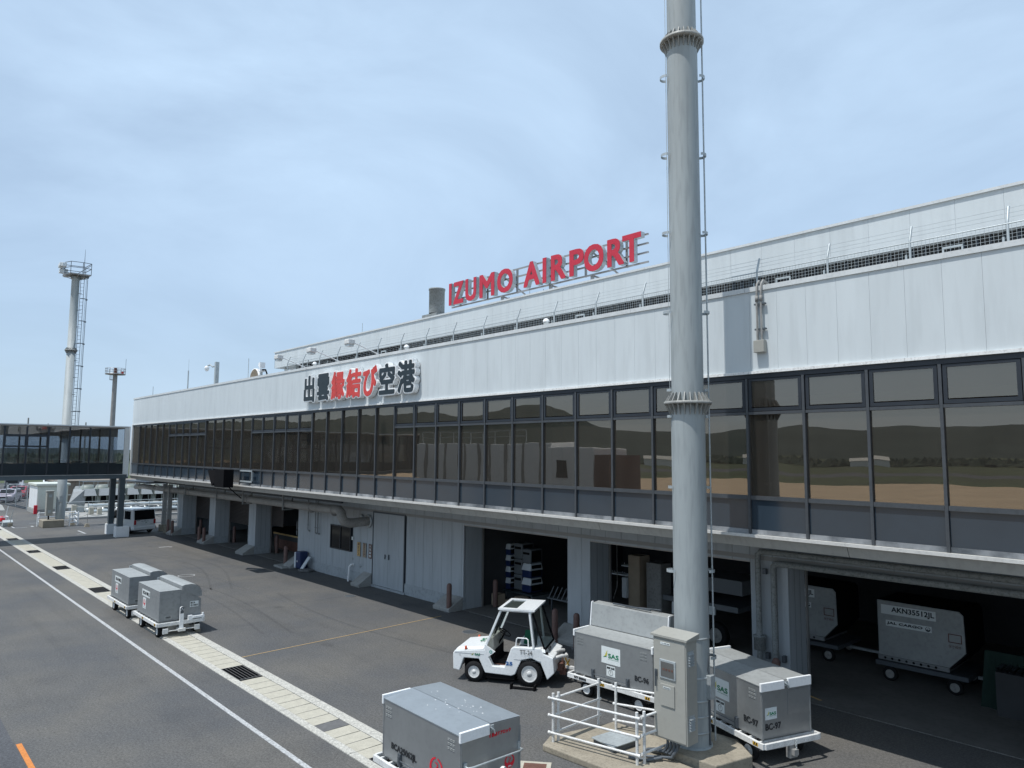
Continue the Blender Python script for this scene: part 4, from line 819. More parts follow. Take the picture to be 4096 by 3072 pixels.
def small_cart(loc, num, label):
    t = thing('baggage_cart', loc, label, 'cart', 'aluminium box carts on the apron')
    deck(t, 1.2, .66, True, (-.70, .90), .175, .34)
    bd_ = MB().box(-1.075, 1.075, -.60, .0, .46, 1.325).prism([(0, .46), (0, 1.325), (.02, 1.325), (.60, 1.0), (.60, .46)], -1.075, 1.075, 'yz').build('container', 'alu_dull', t, bevel=.008)
    MB().box(-1.08, 1.08, -.605, .0, 1.327, 1.337).build('lid', 'alu_pale', t)
    hood = [(.02, 1.30), (.02, 1.43), (.10, 1.455), (.28, 1.46), (.42, 1.43), (.54, 1.34), (.60, 1.22), (.615, 1.08), (.50, 1.06), (.02, 1.30)][:-1]
    MB().prism(hood, -1.09, 1.09, 'yz').build('hood', 'alu_dull', t); 
    b = MB(); hp = [(.025, 1.435), (.10, 1.46), (.28, 1.465), (.42, 1.435), (.545, 1.345), (.605, 1.22)]
    for (a, c), (d, e) in zip(hp, hp[1:]): b.add([(-1.085, a, c), (1.085, a, c), (1.085, d, e), (-1.085, d, e)], [(0, 1, 2, 3)], True)
    b.build('hood_top', 'alu_pale', t)
    MB().box(-1.14, -1.10, -.04, .12, 1.36, 1.40).box(-1.14, -1.10, -.04, -.01, 1.22, 1.36).build('bracket', 'galv', t)
    y = -.603; o = Vector((-.62, y-.001, .98))
    lb = MB().box(-.62, .16, y-.004, y, 1.0, 1.2).build('label', 'label_w', t); MB().text('BCA 01 00%d JL' % num, (-.52, y-.0045, 1.03), UX, UZ, .66, .13, .001, bold=.004).build('lettering', 'ink', lb)
    lb = MB().box(-.50, -.20, y-.004, y, .64, .96).build('label', 'label_w', t); crane_emblem(lb, (-.35, y-.0045, .82), UX, UZ, .10)
    MB().text('日本航空', (-.45, y-.0045, .67), UX, UZ, .2, .02, .001).build('lettering', 'ink', lb)
    lb = MB().box(1.0765, 1.081, .27, .52, .78, .95).build('label', 'label_w', t); MB().text('BCA', (1.0815, .29, .875), UY, UZ, .13, .055, .001, bold=.002).text('0100%d' % num, (1.0815, .29, .80), UY, UZ, .21, .055, .001, bold=.002).build('lettering', 'ink', lb)
    lb = MB().box(1.0765, 1.081, -.44, -.24, .52, .61).build('label', 'alu_pale', t); MB().text('0609', (1.0815, -.41, .54), UY, UZ, .14, .05, .001, bold=.001).build('lettering', 'ink', lb)
    towplate(t, 1.22); MB().box(1.10, 1.22, .2, .32, .44, .56).box(1.10, 1.24, .32, .66, .47, .53).tube([(1.2, .62, .42), (1.2, .62, .60)], .03, 8).build('buffer', 'white', t)
    return t
small_cart((-23.93, 7.50, 0), 1, 'grey hooded box cart reading BCA 01001, front one of the pair across the drain')
small_cart((-27.10, 7.50, 0), 2, 'grey hooded box cart reading BCA 01 002, rear one of the pair across the drain')
one(MB().prism([(-.12, 0), (.12, 0), (.12, .1), (-.02, .1)], 8.08, 8.2, 'xz') if False else MB().prism([(-23.1, .005), (-22.85, .005), (-22.85, .1), (-23.0, .1)], 7.98, 8.12, 'xz'), 'wheel_chock', 'concrete', 'small wedge chock at the front wheel of the BCA 01001 cart', 'chock')
# ================================================================ TOW TRACTOR
TT = thing('tow_tractor', (-13.67, 11.33, 0), 'small white tow tractor with open cab, marked TT-24 and 25', 'tractor', None, R(32.5))
prof = [(-.53, .27), (-.54, .64), (-.49, .71), (.26, .78), (.31, .70), (.46, .41), (.76, .41), (.86, .69), (.92, .85), (.99, .89), (1.64, .90), (1.72, .78), (1.94, .70), (1.97, .36), (1.80, .20), (1.64, .57), (1.42, .66), (1.18, .60), (1.02, .26), (.93, .22), (.28, .24), (.12, .55), (-.26, .55), (-.37, .24)]
W_ = 1.18
body = MB().prism(prof, 0, .16, 'xz').prism(prof, W_-.16, W_, 'xz')
body.prism([(-.53, .27), (-.54, .64), (-.49, .71), (.10, .755), (.10, .55), (-.30, .55), (-.37, .3)], .162, W_-.162, 'xz')
body.prism([(.93, .5), (.93, .60), (1.0, .66), (1.64, .86), (1.72, .77), (1.94, .70), (1.97, .36), (1.80, .22), (1.64, .5)], .162, W_-.162, 'xz')
body.build('body', 'tug_white', TT, bevel=.018)
MB().hexa([(-.49, .06, .715), (.24, -.005, .785), (.24, W_+.005, .785), (-.49, W_-.06, .715)], [(-.44, .12, .765), (.24, .05, .845), (.24, W_-.05, .845), (-.44, W_-.12, .765)]).build('hood', 'tug_white', TT, bevel=.015)
MB().box(-.3, 1.75, .2, W_-.2, .2, .5).box(.3, 1.0, .03, W_-.03, .12, .235).box(.05, .32, .162, W_-.162, .40, .74).build('chassis', 'black', TT)
MB().box(.44, .80, .163, W_-.163, .38, .42).build('floor_plate', 'rust', TT)
for x, r, rm in ((0, .24, .60), (1.37, .30, .64)):
    for y, s in ((.075, -1), (W_-.075, 1)):
        w_ = wheel(TT, x, y, r, .17, s, rm)
b = MB()
for k in range(30):
    a = 2*math.pi*k/30
    for y0, y1 in ((-.005, .06), (.09, .155)): b.box(0, 0, 0, 0, 0, 0) if False else b.add([Vector((1.37+math.cos(a+da)*rr, y, .30+math.sin(a+da)*rr)) for rr in (.296, .309) for da, y in ((-.05, y0), (.05, y0), (.05, y1), (-.05, y1))], [(3, 2, 1, 0), (4, 5, 6, 7), (0, 1, 5, 4), (1, 2, 6, 5), (2, 3, 7, 6), (3, 0, 4, 7)])
b.build('tyre_tread', 'rubber', TT)
# cab
b = MB()
for y in (.045, W_-.045):
    b.bar((.25, y, .78), (.66, y, 1.73), .05, .055); b.bar((1.47, y, .88), (1.37, y, 1.70), .11, .05) if y < .5 else b.bar((1.47, y, .88), (1.37, y, 1.70), .05, .05)
    b.bar((.64, y, 1.72), (1.42, y, 1.72), .05, .05)
b.bar((.66, .05, 1.73), (.66, W_-.05, 1.73), .045); b.bar((1.40, .05, 1.70), (1.40, W_-.05, 1.70), .05); b.bar((1.74, .06, .82), (1.60, .06, .86), .05)
b.build('cab_frame', 'tug_white', TT, bevel=.01)
rb = MB(); Z0, Z1 = 1.735, 1.775
rb.box(.60, .68, -.03, W_+.03, Z0, Z1).box(1.04, 1.50, -.03, W_+.03, Z0, Z1).box(.68, 1.04, -.03, .10, Z0, Z1).box(.68, 1.04, W_-.10, W_+.03, Z0, Z1)
rf = rb.build('roof', 'tug_white', TT); MB().box(.67, 1.05, .09, W_-.09, 1.742, 1.752).build('skylight', 'skylight', rf)
b = MB(); [b.lathe((1.44, .08+.12*i, 1.776), [(.001, .006), (.008, 0)], 8) for i in range(9)]; b.build('rivets', 'alu_dull', rf)
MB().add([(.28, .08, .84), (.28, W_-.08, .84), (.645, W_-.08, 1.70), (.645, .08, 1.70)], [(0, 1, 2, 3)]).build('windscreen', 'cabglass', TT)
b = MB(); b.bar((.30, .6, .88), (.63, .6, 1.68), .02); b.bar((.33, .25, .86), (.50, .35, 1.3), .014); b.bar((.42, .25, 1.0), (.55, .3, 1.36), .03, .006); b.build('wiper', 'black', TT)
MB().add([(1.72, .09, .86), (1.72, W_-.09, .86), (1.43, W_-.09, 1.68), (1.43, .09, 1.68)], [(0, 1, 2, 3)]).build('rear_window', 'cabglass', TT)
b = MB()
for y in (.07, W_-.07): b.bar((1.73, y, .85), (1.43, y, 1.69), .035)
b.bar((1.73, .07, .86), (1.73, W_-.07, .86), .035); b.build('rear_window_frame', 'black', TT)
MB().hexa([(1.50, 0, .86), (1.76, 0, .80), (1.76, W_, .80), (1.50, W_, .86)], [(1.50, .02, .91), (1.74, .04, .87), (1.74, W_-.04, .87), (1.50, W_-.02, .91)]).build('rear_deck', 'tug_white', TT, bevel=.01)
MB().hexa([(.27, .15, .75), (.46, .15, .70), (.46, W_-.15, .70), (.27, W_-.15, .75)], [(.28, .15, .99), (.44, .15, 1.05), (.44, W_-.15, 1.05), (.28, W_-.15, .99)]).build('dashboard', 'cab_beige', TT, bevel=.02)
st = MB(); cen = Vector((.60, .62, 1.06)); nrm = Vector((.5, 0, .86)).normalized(); u1 = Vector((0, 1, 0)); v1 = nrm.cross(u1)
st.tube([cen+(u1*math.cos(a)+v1*math.sin(a))*.155 for a in [2*math.pi*k/20 for k in range(21)]], .014, 6, False); st.tube([cen-nrm*.02, cen-nrm*.32], .022, 8); st.bar(cen-u1*.15, cen+u1*.15, .02); st.bar(cen, cen+v1*.15, .02); st.build('steering_wheel', 'black', TT)
MB().box(.92, 1.32, .38, .86, .60, .74).build('seat', 'seat', TT, bevel=.03); MB().hexa([(1.24, .40, .74), (1.36, .40, .74), (1.36, .84, .74), (1.24, .84, .74)], [(1.33, .42, 1.20), (1.42, .42, 1.20), (1.42, .82, 1.20), (1.33, .82, 1.20)]).build('seat_back', 'seat', TT, bevel=.04)
MB().hexa([(1.0, .92, .74), (1.16, .92, .74), (1.16, .95, .74), (1.0, .95, .74)], [(1.05, .90, 1.08), (1.26, .90, 1.10), (1.26, .93, 1.10), (1.05, .93, 1.08)]).build('pad', 'green', TT)
MB().box(.30, .46, .17, W_-.17, .42, .74).build('footwell', 'black', TT)
MB().box(.99, 1.66, -.0035, 0, .600, .606).box(-.48, .25, -.0035, 0, .655, .660).box(.10, .106, -.0035, 0, .56, .655).box(-.36, -.355, -.0035, 0, .58, .655).build('panel_seam', 'steel_dk', TT)
MB().tube([(1.02, .07, .90), (1.04, .07, 1.06), (1.07, .07, 1.09), (1.28, .07, 1.09), (1.32, .07, 1.06), (1.33, .07, .90)], .016, 8).build('grab_rail', 'tug_white', TT)
MB().hexa([(.27, .002, .60), (.34, .002, .60), (.34, .05, .60), (.27, .05, .60)], [(.27, .002, .90), (.52, .002, .74), (.52, .05, .74), (.27, .05, .90)]).build('step_panel', 'tug_white', TT)
for y in (.06, W_-.16): MB().box(-.552, -.535, y, y+.10, .47, .60).build('headlight', 'lens', TT, bevel=.01)
for y in (.03, W_-.07): MB().lathe((-.22, y, .75), [(.030, 0), (.030, .06), (.02, .075), (.001, .078)], 12).build('indicator', 'orange', TT)
lb = MB().text('TT-24', (1.14, -.0175, .735), UX, UZ, .30, .105, .001); lb.build('lettering', 'ink', TT)
MB().text('25', (.79, -.0015, .46), UX, UZ, .17, .085, .001, bold=.006).build('lettering', 'ink_blue', TT)
b = MB().text('SAS', (.02, -.0015, .625), UX, UZ, .13, .055, .001, bold=.002); swoosh(b, (-.08, 0, .62), UX, UZ, .15, 0); b.text('SAS', (.0, .75, .845), Vector((0, -1, 0)), Vector((1, 0, .1)), .30, .12, .001, bold=.004); b.build('lettering', 'label_g', TT)
b = MB(); swoosh(b, (-.09, 0, .62), UX, UZ, .16, 1); b.build('emblem', 'label_y', TT)
b = MB(); b.lathe((.42, -.0015, .735), [(.02, 0), (.038, 0)], 16, 'y'); b.build('emblem', 'teal', TT)
b = MB(); b.text('TT-24', (1.79, .28, .77), UY, Vector((-.3, 0, 1)), .26, .09, .001, bold=.003); b.build('lettering', 'ink', TT)
b = MB(); b.box(1.95, 2.08, .42, .76, .30, .46).box(2.0, 2.14, .50, .68, .2, .34).tube([(2.06, .59, .2), (2.06, .59, .6)], .02, 8); b.build('hitch', 'rust', TT)
b = MB(); b.tube([(1.90, .3, .62), (2.06, .42, .66), (2.16, .6, .62), (2.1, .8, .6)], .04, 8).tube([(1.84, .5, .70), (1.98, .62, .74), (2.05, .8, .70)], .035, 8); b.build('cable_bundle', 'worn_white', TT)
b = MB(); b.tube([(2.12, .55, .6), (2.2, .62, .4), (2.1, .7, .3), (2.2, .75, .5)], .018, 6); b.build('chain', 'hazard', TT)
MB().lathe((1.78, .15, .60), [(.06, -.02), (.07, .03)], 12).box(1.72, 1.80, .05, .13, .66, .80).build('tail_lamp', 'black', TT)
t = thing('wheel_chock', (-12.55, 11.88, 0), 'black tubular wheel chock under the rear wheel of the tow tractor', 'chock', None, R(32.5))
MB().tube([(-.24, -.10, .03), (.30, -.10, .03)], .018, 8).tube([(-.24, -.02, .03), (.30, -.02, .03)], .014, 8).box(-.27, -.235, -.14, .04, .0, .12).box(.295, .33, -.14, .04, .0, .12).build('chock', 'black', t)
# ================================================================ VAN AND CARS
V_ = thing('parked_van', (-51.45, 13.67, 0), 'small white box van parked under the terminal beside the bridge column', 'van', None, R(14))
vp = [(.0, .30), (.03, .50), (.02, .88), (-.10, 1.52), (-.22, 1.61), (-2.35, 1.62), (-2.75, 1.15), (-3.25, .98), (-3.33, .60), (-3.30, .25), (-2.95, .22), (-2.85, .48), (-2.45, .48), (-2.36, .22), (-.85, .22), (-.76, .48), (-.36, .48), (-.28, .22)]
MB().prism(vp, 0, 1.5, 'xz').build('body', 'car_white', V_, bevel=.05)
MB().hexa([(.035, .10, .93), (.04, .10, .93), (.04, 1.40, .93), (.035, 1.40, .93)], [(-.09, .13, 1.50), (-.08, .13, 1.50), (-.08, 1.37, 1.50), (-.09, 1.37, 1.50)]).build('rear_window', 'winblk', V_)
MB().add([(.043, .05, .93), (.043, 1.45, .93), (-.075, 1.42, 1.54), (-.075, .08, 1.54)], [(0, 1, 2, 3)]).build('rear_glass_frame', 'black', V_)
for y in (.0, 1.32): MB().box(.03, .07, y+.02, y+.16, .62, .92).build('tail_lamp', 'tail', V_, bevel=.015)
MB().box(-.2, .08, .02, 1.48, .26, .50).build('bumper', 'car_white', V_, bevel=.04)
pl = MB().box(.055, .065, .55, .95, .66, .79).build('number_plate', 'label_w', V_); b = MB(); b.box(.04, .06, .50, 1.0, .80, .84); b.box(.04, .055, .70, .80, .86, .91); b.build('handle', 'galv', V_)
MB().bar((.05, .78, .98), (.0, .60, 1.08), .02).build('wiper', 'black', V_)
MB().text('山陰空港', (.046, .20, .86), UY, UZ, .22, .04, .001, bold=.002).text('SERVICE', (.056, 1.1, .60), UY, UZ, .2, .03, .001).text('12-34' if False else '・ 26', (.0655, .60, .69), UY, UZ, .3, .07, .001).build('lettering', 'ink', V_)
MB().add([(-.35, -.004, .95), (-1.1, -.004, .95), (-1.1, -.004, 1.48), (-.35, -.004, 1.48)], [(0, 1, 2, 3)]).add([(-1.2, -.004, .95), (-1.95, -.004, .95), (-1.95, -.004, 1.48), (-1.2, -.004, 1.48)], [(0, 1, 2, 3)]).add([(-2.05, -.004, .95), (-2.7, -.004, .98), (-2.3, -.004, 1.48), (-2.05, -.004, 1.48)], [(0, 1, 2, 3)]).build('side_window', 'winblk', V_)
MB().box(-2.4, -2.25, -.16, -.0, .95, 1.1).build('mirror', 'black', V_)
for x in (-.56, -2.65):
    for y, s in ((.08, -1), (1.42, 1)): wheel(V_, x, y, .25, .15, s, .62, 'car_silver')
MB().box(-3.0, -.1, .1, 1.4, .2, .45).build('underside', 'black', V_)
def car(loc, rz, m, lab, tall=0, g='cars parked beyond the fence'):
    t = thing('parked_car', loc, lab, 'car', g, rz); h = tall
    pf = [(-1.95, .22), (-2.0, .55), (-1.85, .80+h*.3), (-1.0, .92+h*.4), (-.35, 1.32+h), (1.2, 1.34+h), (1.85, .92+h*.4), (1.98, .60), (1.95, .22)]
    MB().prism(pf, -.78, .78, 'xz').build('body', m, t, bevel=.08)
    MB().add([(-.95, -.6, .96+h*.4), (-.95, .6, .96+h*.4), (-.42, .6, 1.30+h), (-.42, -.6, 1.30+h)], [(0, 1, 2, 3)]).add([(1.80, -.6, .98+h*.4), (1.80, .6, .98+h*.4), (1.27, .6, 1.31+h), (1.27, -.6, 1.31+h)], [(3, 2, 1, 0)]).add([(-.8, -.785, .95+h*.4), (1.6, -.785, .95+h*.4), (1.2, -.785, 1.26+h), (-.35, -.785, 1.26+h)], [(0, 1, 2, 3)]).add([(-.8, .785, .95+h*.4), (1.6, .785, .95+h*.4), (1.2, .785, 1.26+h), (-.35, .785, 1.26+h)], [(3, 2, 1, 0)]).build('window', 'winblk', t).location = Vector((0, 0, .01))
    for x in (-1.25, 1.2):
        for y, s in ((-.72, -1), (.72, 1)): wheel(t, x, y, .29, .18, s, .6, 'car_silver')
    for y in (-.7, .42): MB().box(-2.0, -1.9, y, y+.28, .58, .70).build('headlight', 'lens', t)
    MB().box(-2.03, -1.93, -.25, .25, .34, .50).build('number_plate', 'label_w', t); MB().box(-2.01, -1.9, -.35, .35, .52, .66).build('grille', 'black', t)
    return t
car((-91, 12.1, 0), R(160), 'car_lilac', 'silver lilac car behind the mesh fence, nearest the cream switch cabinet')
car((-97.5, 13.9, 0), R(165), 'car_red', 'red car just above the lilac one behind the mesh fence')
car((-103, 14.3, .0), R(165), 'car_silver', 'silver car between the red car and the black van behind the fence')
car((-109.5, 14.8, 0), R(172), 'car_black', 'big black van with pale roof behind the mesh fence', .55)
car((-118, 16.5, 0), R(170), 'car_silver', 'light grey wagon behind the black van', .3)
car((-112.5, 19.4, .3), R(110+60), 'car_white', 'white car facing out, just left of the far mast shaft')
car((-114, 21.6, .3), R(170), 'car_black', 'dark car partly hidden by the far mast shaft')
car((-104, 11.5, 0), R(165), 'car_white', 'white car at the left picture edge behind the fence')
# ================================================================ LEFT BACKGROUND
t = thing('mesh_fence', (-83, 11, 0), 'dark mesh fence in front of the parked cars', 'fence')
b = MB()
for i in range(6): x = -10+3.2*i; 
fx = [(-90, 7), (-86.3, 11.27), (-82.4, 11.55), (-78.5, 11.86)]
for x, y in fx: MB().tube([(x+83, y-11, 0), (x+83, y-11, 2.2)], .04, 6).build('post', 'galv', t)
b = MB()
for (x0, y0), (x1, y1) in zip(fx, fx[1:]):
    for k in range(16): b.bar((x0+83, y0-11, .1+.135*k), (x1+83, y1-11, .1+.135*k), .04)
b.build('mesh_panel', 'steel_dk', t)
t = thing('switch_cabinet', (-74.9, 12.7, 0), 'large cream switch cabinet on a concrete base beside the far mast', 'cabinet')
MB().box(-2.0, 2.0, -1.05, 1.4, .0, .35).build('base', 'pale_conc', t); MB().box(-1.9, 1.9, -.95, 1.3, .35, 2.35).build('housing', 'beige', t, bevel=.02); MB().box(-2.05, 2.05, -1.1, 1.45, 2.35, 2.55).build('roof', 'beige', t, bevel=.03)
b = MB(); [b.box(-1.85+1.25*i, -.65+1.25*i, -.975, -.951, .4, 2.28) for i in range(3)]; b.build('door', 'white', t)
one(MB().box(-72.85, -72.65, 11.5, 11.75, .0, .75), 'extinguisher_box', 'crane_red', 'tall red extinguisher box beside the cream switch cabinet', 'box', bevel=.02)
one(MB().hexa([(-84, 8.6, .005), (-79, 9.0, .005), (-79, 10.3, .005), (-84, 10.3, .005)], [(-84, 8.8, .4), (-80, 9.2, .4), (-80, 10.2, .4), (-84, 10.2, .4)]), 'concrete_ramp', 'pale_conc', 'low pale concrete ramp at the left picture edge before the fence', 'ramp')
t = thing('hydrant_cart', (-65.0, 8.3, 0), 'white-framed cart holding red gear at the left picture edge', 'cart')
b = MB()
for z in (.12, .5):
    for a, c in (((-.5, -.35), (.5, -.35)), ((.5, -.35), (.5, .35)), ((.5, .35), (-.5, .35)), ((-.5, .35), (-.5, -.35))): b.bar((*a, z), (*c, z), .05)
for a in ((-.5, -.35), (.5, -.35), (.5, .35), (-.5, .35)): b.bar((*a, 0), (*a, .5), .05)
b.bar((.4, .2, .5), (.5, .3, 1.3), .04); b.build('frame', 'white', t); MB().box(-.35, .2, -.2, .2, .18, .4).lathe((.15, 0, .2), [(.14, 0), (.14, .3), (.05, .36)], 10).build('gear', 'crane_red', t)
t = thing('wheel_stand', (-62.4, 8.35, 0), 'tilted grey stand with a thin handle beside the drain at far left', 'stand')
MB().hexa([(-.4, -.3, .0), (.1, -.3, 0), (.1, .3, 0), (-.4, .3, 0)], [(-.1, -.3, .45), (.15, -.3, .3), (.15, .3, .3), (-.1, .3, .45)]).build('base', 'galv', t); MB().bar((.1, .1, .1), (.25, .25, 1.15), .04).build('handle', 'galv', t); MB().box(.1, .35, 0, .25, 0, .25).build('weight', 'concrete', t)
# tank building and cooling units
t = thing('storage_tank', (-84, 16.5, 0), 'brown ribbed storage tank with ladders behind the far mast', 'tank')
b = MB(); b.box(-3, 1, -1.7, 6, .1, 2.25)
for i in range(9): b.box(1.0, 1.06, -1.65+.85*i, -1.5+.85*i, .1, 2.25)
b.build('shell', 'tank', t)
b = MB()
for z in (.2, 2.3): b.box(-3.1, 1.15, -1.8, 6.1, z, z+.08)
b.build('rim', 'tank', t)
MB().hexa([(1.07, -.2, 1.5), (1.5, -.1, 1.45), (1.5, 1.0, 1.45), (1.07, 1.1, 1.5)], [(1.07, 0, 1.85), (1.2, 0, 1.85), (1.2, .9, 1.85), (1.07, .9, 1.85)]).hexa([(1.07, 1.6, 1.5), (1.5, 1.7, 1.45), (1.5, 2.7, 1.45), (1.07, 2.8, 1.5)], [(1.07, 1.8, 1.85), (1.2, 1.8, 1.85), (1.2, 2.6, 1.85), (1.07, 2.6, 1.85)]).build('vent_hood', 'alu_pale', t)
b = MB()
for y in (-1.9, -1.5, -1.1): b.tube([(1.4, y, 0), (1.4, y, 2.9)], .03, 6)
for k in range(9): b.bar((1.4, -1.9, .3+.3*k), (1.4, -1.5, .3+.3*k), .025)
b.tube([(1.4, -1.1, 1.0), (1.4, -.4, 1.0)], .03, 6); b.build('ladder', 'galv', t)
one(MB().box(-90, -76, 14.3, 30, -.02, .12), 'equipment_pad', 'pale_conc', 'pale concrete pad under the cooling units beyond the bridge', 'pad')
u0 = None
for i in range(8):
    y = 15.23+1.13*i
    lab = ['first', 'second', 'third', 'fourth', 'fifth', 'sixth', 'seventh', 'eighth'][i]+' cooling unit counted from the near mast end of the row beyond the bridge'
    if u0 is None:
        u0 = thing('cooling_unit', (-71, y, .1), lab, 'cooling unit', 'row of cooling units beyond the bridge')
        b = MB(); b.box(-1.6, 0, -.55, .55, .75, 2.0); b.build('body', 'unit', u0, bevel=.02)
        MB().hexa([(.02, -.46, 1.46), (.5, -.48, 1.42), (.5, .48, 1.42), (.02, .46, 1.46)], [(.02, -.38, 2.0), (.06, -.38, 2.0), (.06, .38, 2.0), (.02, .38, 2.0)]).build('hood', 'alu_dull', u0)
        MB().hexa([(.01, -.28, .80), (.05, -.28, .80), (.05, .24, .80), (.01, .24, .80)], [(.01, -.2, 1.45), (.05, -.2, 1.45), (.05, .16, 1.45), (.01, .16, 1.45)]).box(.01, .05, .32, .44, .8, 1.42).build('opening', 'black', u0)
        b = MB(); b.lathe((-.8, 0, 2.0), [(.52, 0), (.42, .32), (.36, .32), (.36, .1), (.001, .1)], 18); b.build('fan_cowl', 'unit', u0)
        b = MB()
        for x, yy in ((-1.5, -.5), (-.05, -.5), (-1.5, .5), (-.05, .5)): b.box(x-.04, x+.04, yy-.04, yy+.04, 0, .75)
        for x in (-1.5, -.05): b.bar((x, -.56, 2.62), (x, .56, 2.62), .04); b.bar((x, -.5, 2.0), (x, -.5, 2.62), .03)
        b.bar((-.05, -.56, 2.3), (-.05, .56, 2.3), .03); b.build('leg_frame', 'galv', u0)
        b = MB(); b.lathe((.35, 0, .22), [(.001, -.3), (.16, -.3), (.16, .3), (.001, .3)], 14, 'y').box(.2, .5, -.3, .3, 0, .08); b.build('pump', 'pipe_b', u0)
    else: dup(u0, (-71, y, .1), 0, lab)
t = thing('air_intake', (-71.4, 14.4, .1), 'angular grey sheet-metal intake hood on a leg at the near end of the cooling row', 'duct')
MB().hexa([(-.6, -.5, .75), (.5, -.75, .75), (.6, .5, .65), (-.6, .5, .65)], [(-.6, -.2, 1.95), (.2, -.35, 1.7), (.55, .45, 1.95), (-.6, .45, 2.0)]).build('hood', 'alu_dull', t); MB().box(-.05, .05, -.2, -.1, 0, .75).box(-.6, .5, .0, .5, 0, .7).build('leg', 'galv', t)
one(MB().tube([(-70.4, 15.1, .72), (-70.4, 26, .72)], .12, 14).lathe((-70.4, 15.1, .72), [(.14, -.05), (.14, .25)], 14, 'y'), 'insulated_pipe', 'pipe_b', 'long bright silver pipe running along the cooling units at waist height', 'pipe')
one(MB().tube([(-69.9, 15.0, .25), (-69.9, 26, .25)], .12, 14), 'insulated_pipe', 'pipe_b', 'long bright silver pipe lying low along the cooling units', 'pipe')
t = thing('pipe_handrail', (-69.5, 20, .1), 'thin grey handrail in front of the cooling units', 'railing')
b = MB()
for y in [-7.5+2.4*i for i in range(6)]: b.tube([(0, y, 0), (0, y, 1.0)], .025, 6)
b.tube([(0, -7.5, 1.0), (0, 6, 1.0)], .025, 6).tube([(0, -7.5, .55), (0, 6, .55)], .02, 6); b.build('rails', 'galv', t)
one(MB().box(-75.5, -65.4, 12.9, 16.9, .0, .13).box(-65.6, -65.2, 12.7, 26, 0, .16), 'kerb_pad', 'pale_conc', 'low kerbed concrete area between the mast and the cooling units', 'kerb')
for i, (x, y) in enumerate(((-68.3, 13.6), (-68.0, 14.8), (-67.5, 15.3))): one(MB().box(x-.16, x+.16, y-.16, y+.16, .1, [.95, .75, .62][i]), 'concrete_post', 'slab', ['tallest cream concrete stub by the cooling pipes', 'middle cream concrete stub by the cooling pipes', 'shortest cream concrete stub by the cooling pipes'][i], 'post', 'cream concrete stubs by the pipes')
rp = [(-64.2, 11.9), (-60.55, 12.0), (-58.65, 12.56), (-60.3, 14.35), (-57.5, 15.0), (-54.8, 15.9), (-50.9, 17.4)]
s0 = None
for i, (x, y) in enumerate(rp):
    lab = ['rope post right behind the far mast', 'rope post on a white block, left of the two by the bridge columns', 'rope post on a dark block, nearest the bridge columns', 'slim rope post farther back beside the bridge column', 'rope post hidden mostly by the bridge column', 'rope post behind the white van', 'rope post behind the brown bollards'][i]
    if s0 is None:
        s0 = thing('rope_post', (x, y, 0), lab, 'rope post', 'rope posts on the apron'); MB().hexa([(-.16, -.16, 0), (.16, -.16, 0), (.16, .16, 0), (-.16, .16, 0)], [(-.1, -.1, .22), (.1, -.1, .22), (.1, .1, .22), (-.1, .1, .22)]).build('block', 'concrete', s0); MB().tube([(0, 0, .2), (0, 0, .95)], .02, 6).build('pole', 'duct', s0)
    else: dup(s0, (x, y, 0), 0, lab)
b = MB()
for a, c in zip(rp, rp[1:]): b.tube(catenary((*a, .92), (*c, .92), .22), .02, 6)
one(b, 'barrier_rope', 'rope', 'pale rope slung between the rope posts beyond the bridge columns', 'rope')
b = MB(); b.tube(catenary((-66, 13, 1.1), (-66.2, 17, 1.3), .4), .025, 6).tube(catenary((-66.2, 17, 1.3), (-66, 22, 1.1), .4), .025, 6); one(b, 'barrier_rope', 'rope', 'pale rope slung in front of the silver pipes', 'rope')
# steel columns and bollards by the terminal corner
for i, (x, y) in enumerate(((-52.5, 15.85), (-51.1, 15.75))):
    t = thing('steel_column', (x, y, 0), ['beige steel column behind the white van, left of the pair', 'beige steel column behind the white van, right of the pair'][i], 'column', 'beige steel columns under the pipe rack'); MB().box(-.12, .12, -.12, .12, 0, 3.2).build('shaft', 'duct', t); MB().box(-.25, .25, -.25, .25, 0, .45).build('base', 'concrete', t, bevel=.02)
bl0 = None
bl = [(-50.55, 15.55, 'bollard on a square plate by the beige steel columns'), (-49.37, 15.45, 'bollard before the first pier foot right of the van'), (-44.55, 15.48, 'left one of the twin bollards before the second pier'), (-43.73, 15.48, 'right one of the twin bollards before the second pier'), (-43.3, 17.1, 'bollard inside the second shuttered bay'), (-49.0, 17.1, 'bollard inside the first shuttered bay'), (-37.4, 17.1, 'bollard inside the open bay with the yellow-edged belt'), (-32.95, 15.53, 'leaning rusty bollard on a broken slab left of the blue pet carrier'), (-20.05, 15.47, 'bollard before the big pier right of the double door'), (-19.6, 17.2, 'bollard inside the pet carrier bay at its left jamb'), (-14.85, 15.35, 'bollard behind the tow tractor cab'), (-14.05, 15.4, 'bollard between the tractor and the BC-96 cart'), (-8.1, 15.45, 'round-topped dark bollard peeking over the BC-97 cart')]
for x, y, lab in bl:
    if bl0 is None:
        bl0 = thing('bollard', (x, y, 0), 'brown steel '+lab, 'bollard', 'brown steel bollards along the terminal'); MB().lathe((0, 0, 0), [(.09, 0), (.09, .88), (.078, .93), (.045, .965), (.001, .975)], 20).build('tube', 'bollard', bl0); MB().lathe((0, 0, 0), [(.17, .004), (.16, .02), (.09, .02)], 14).build('collar', 'slab_dark', bl0)
    else: dup(bl0, (x, y, 0), 0, 'brown steel '+lab)
one(MB().prism([(-33.3, 15.1), (-32.3, 15.05), (-32.2, 15.6), (-33.4, 15.7)], 0, .09, 'xy'), 'broken_slab', 'pale_conc', 'broken pale slab round the rusty bollard', 'slab', bevel=.02)
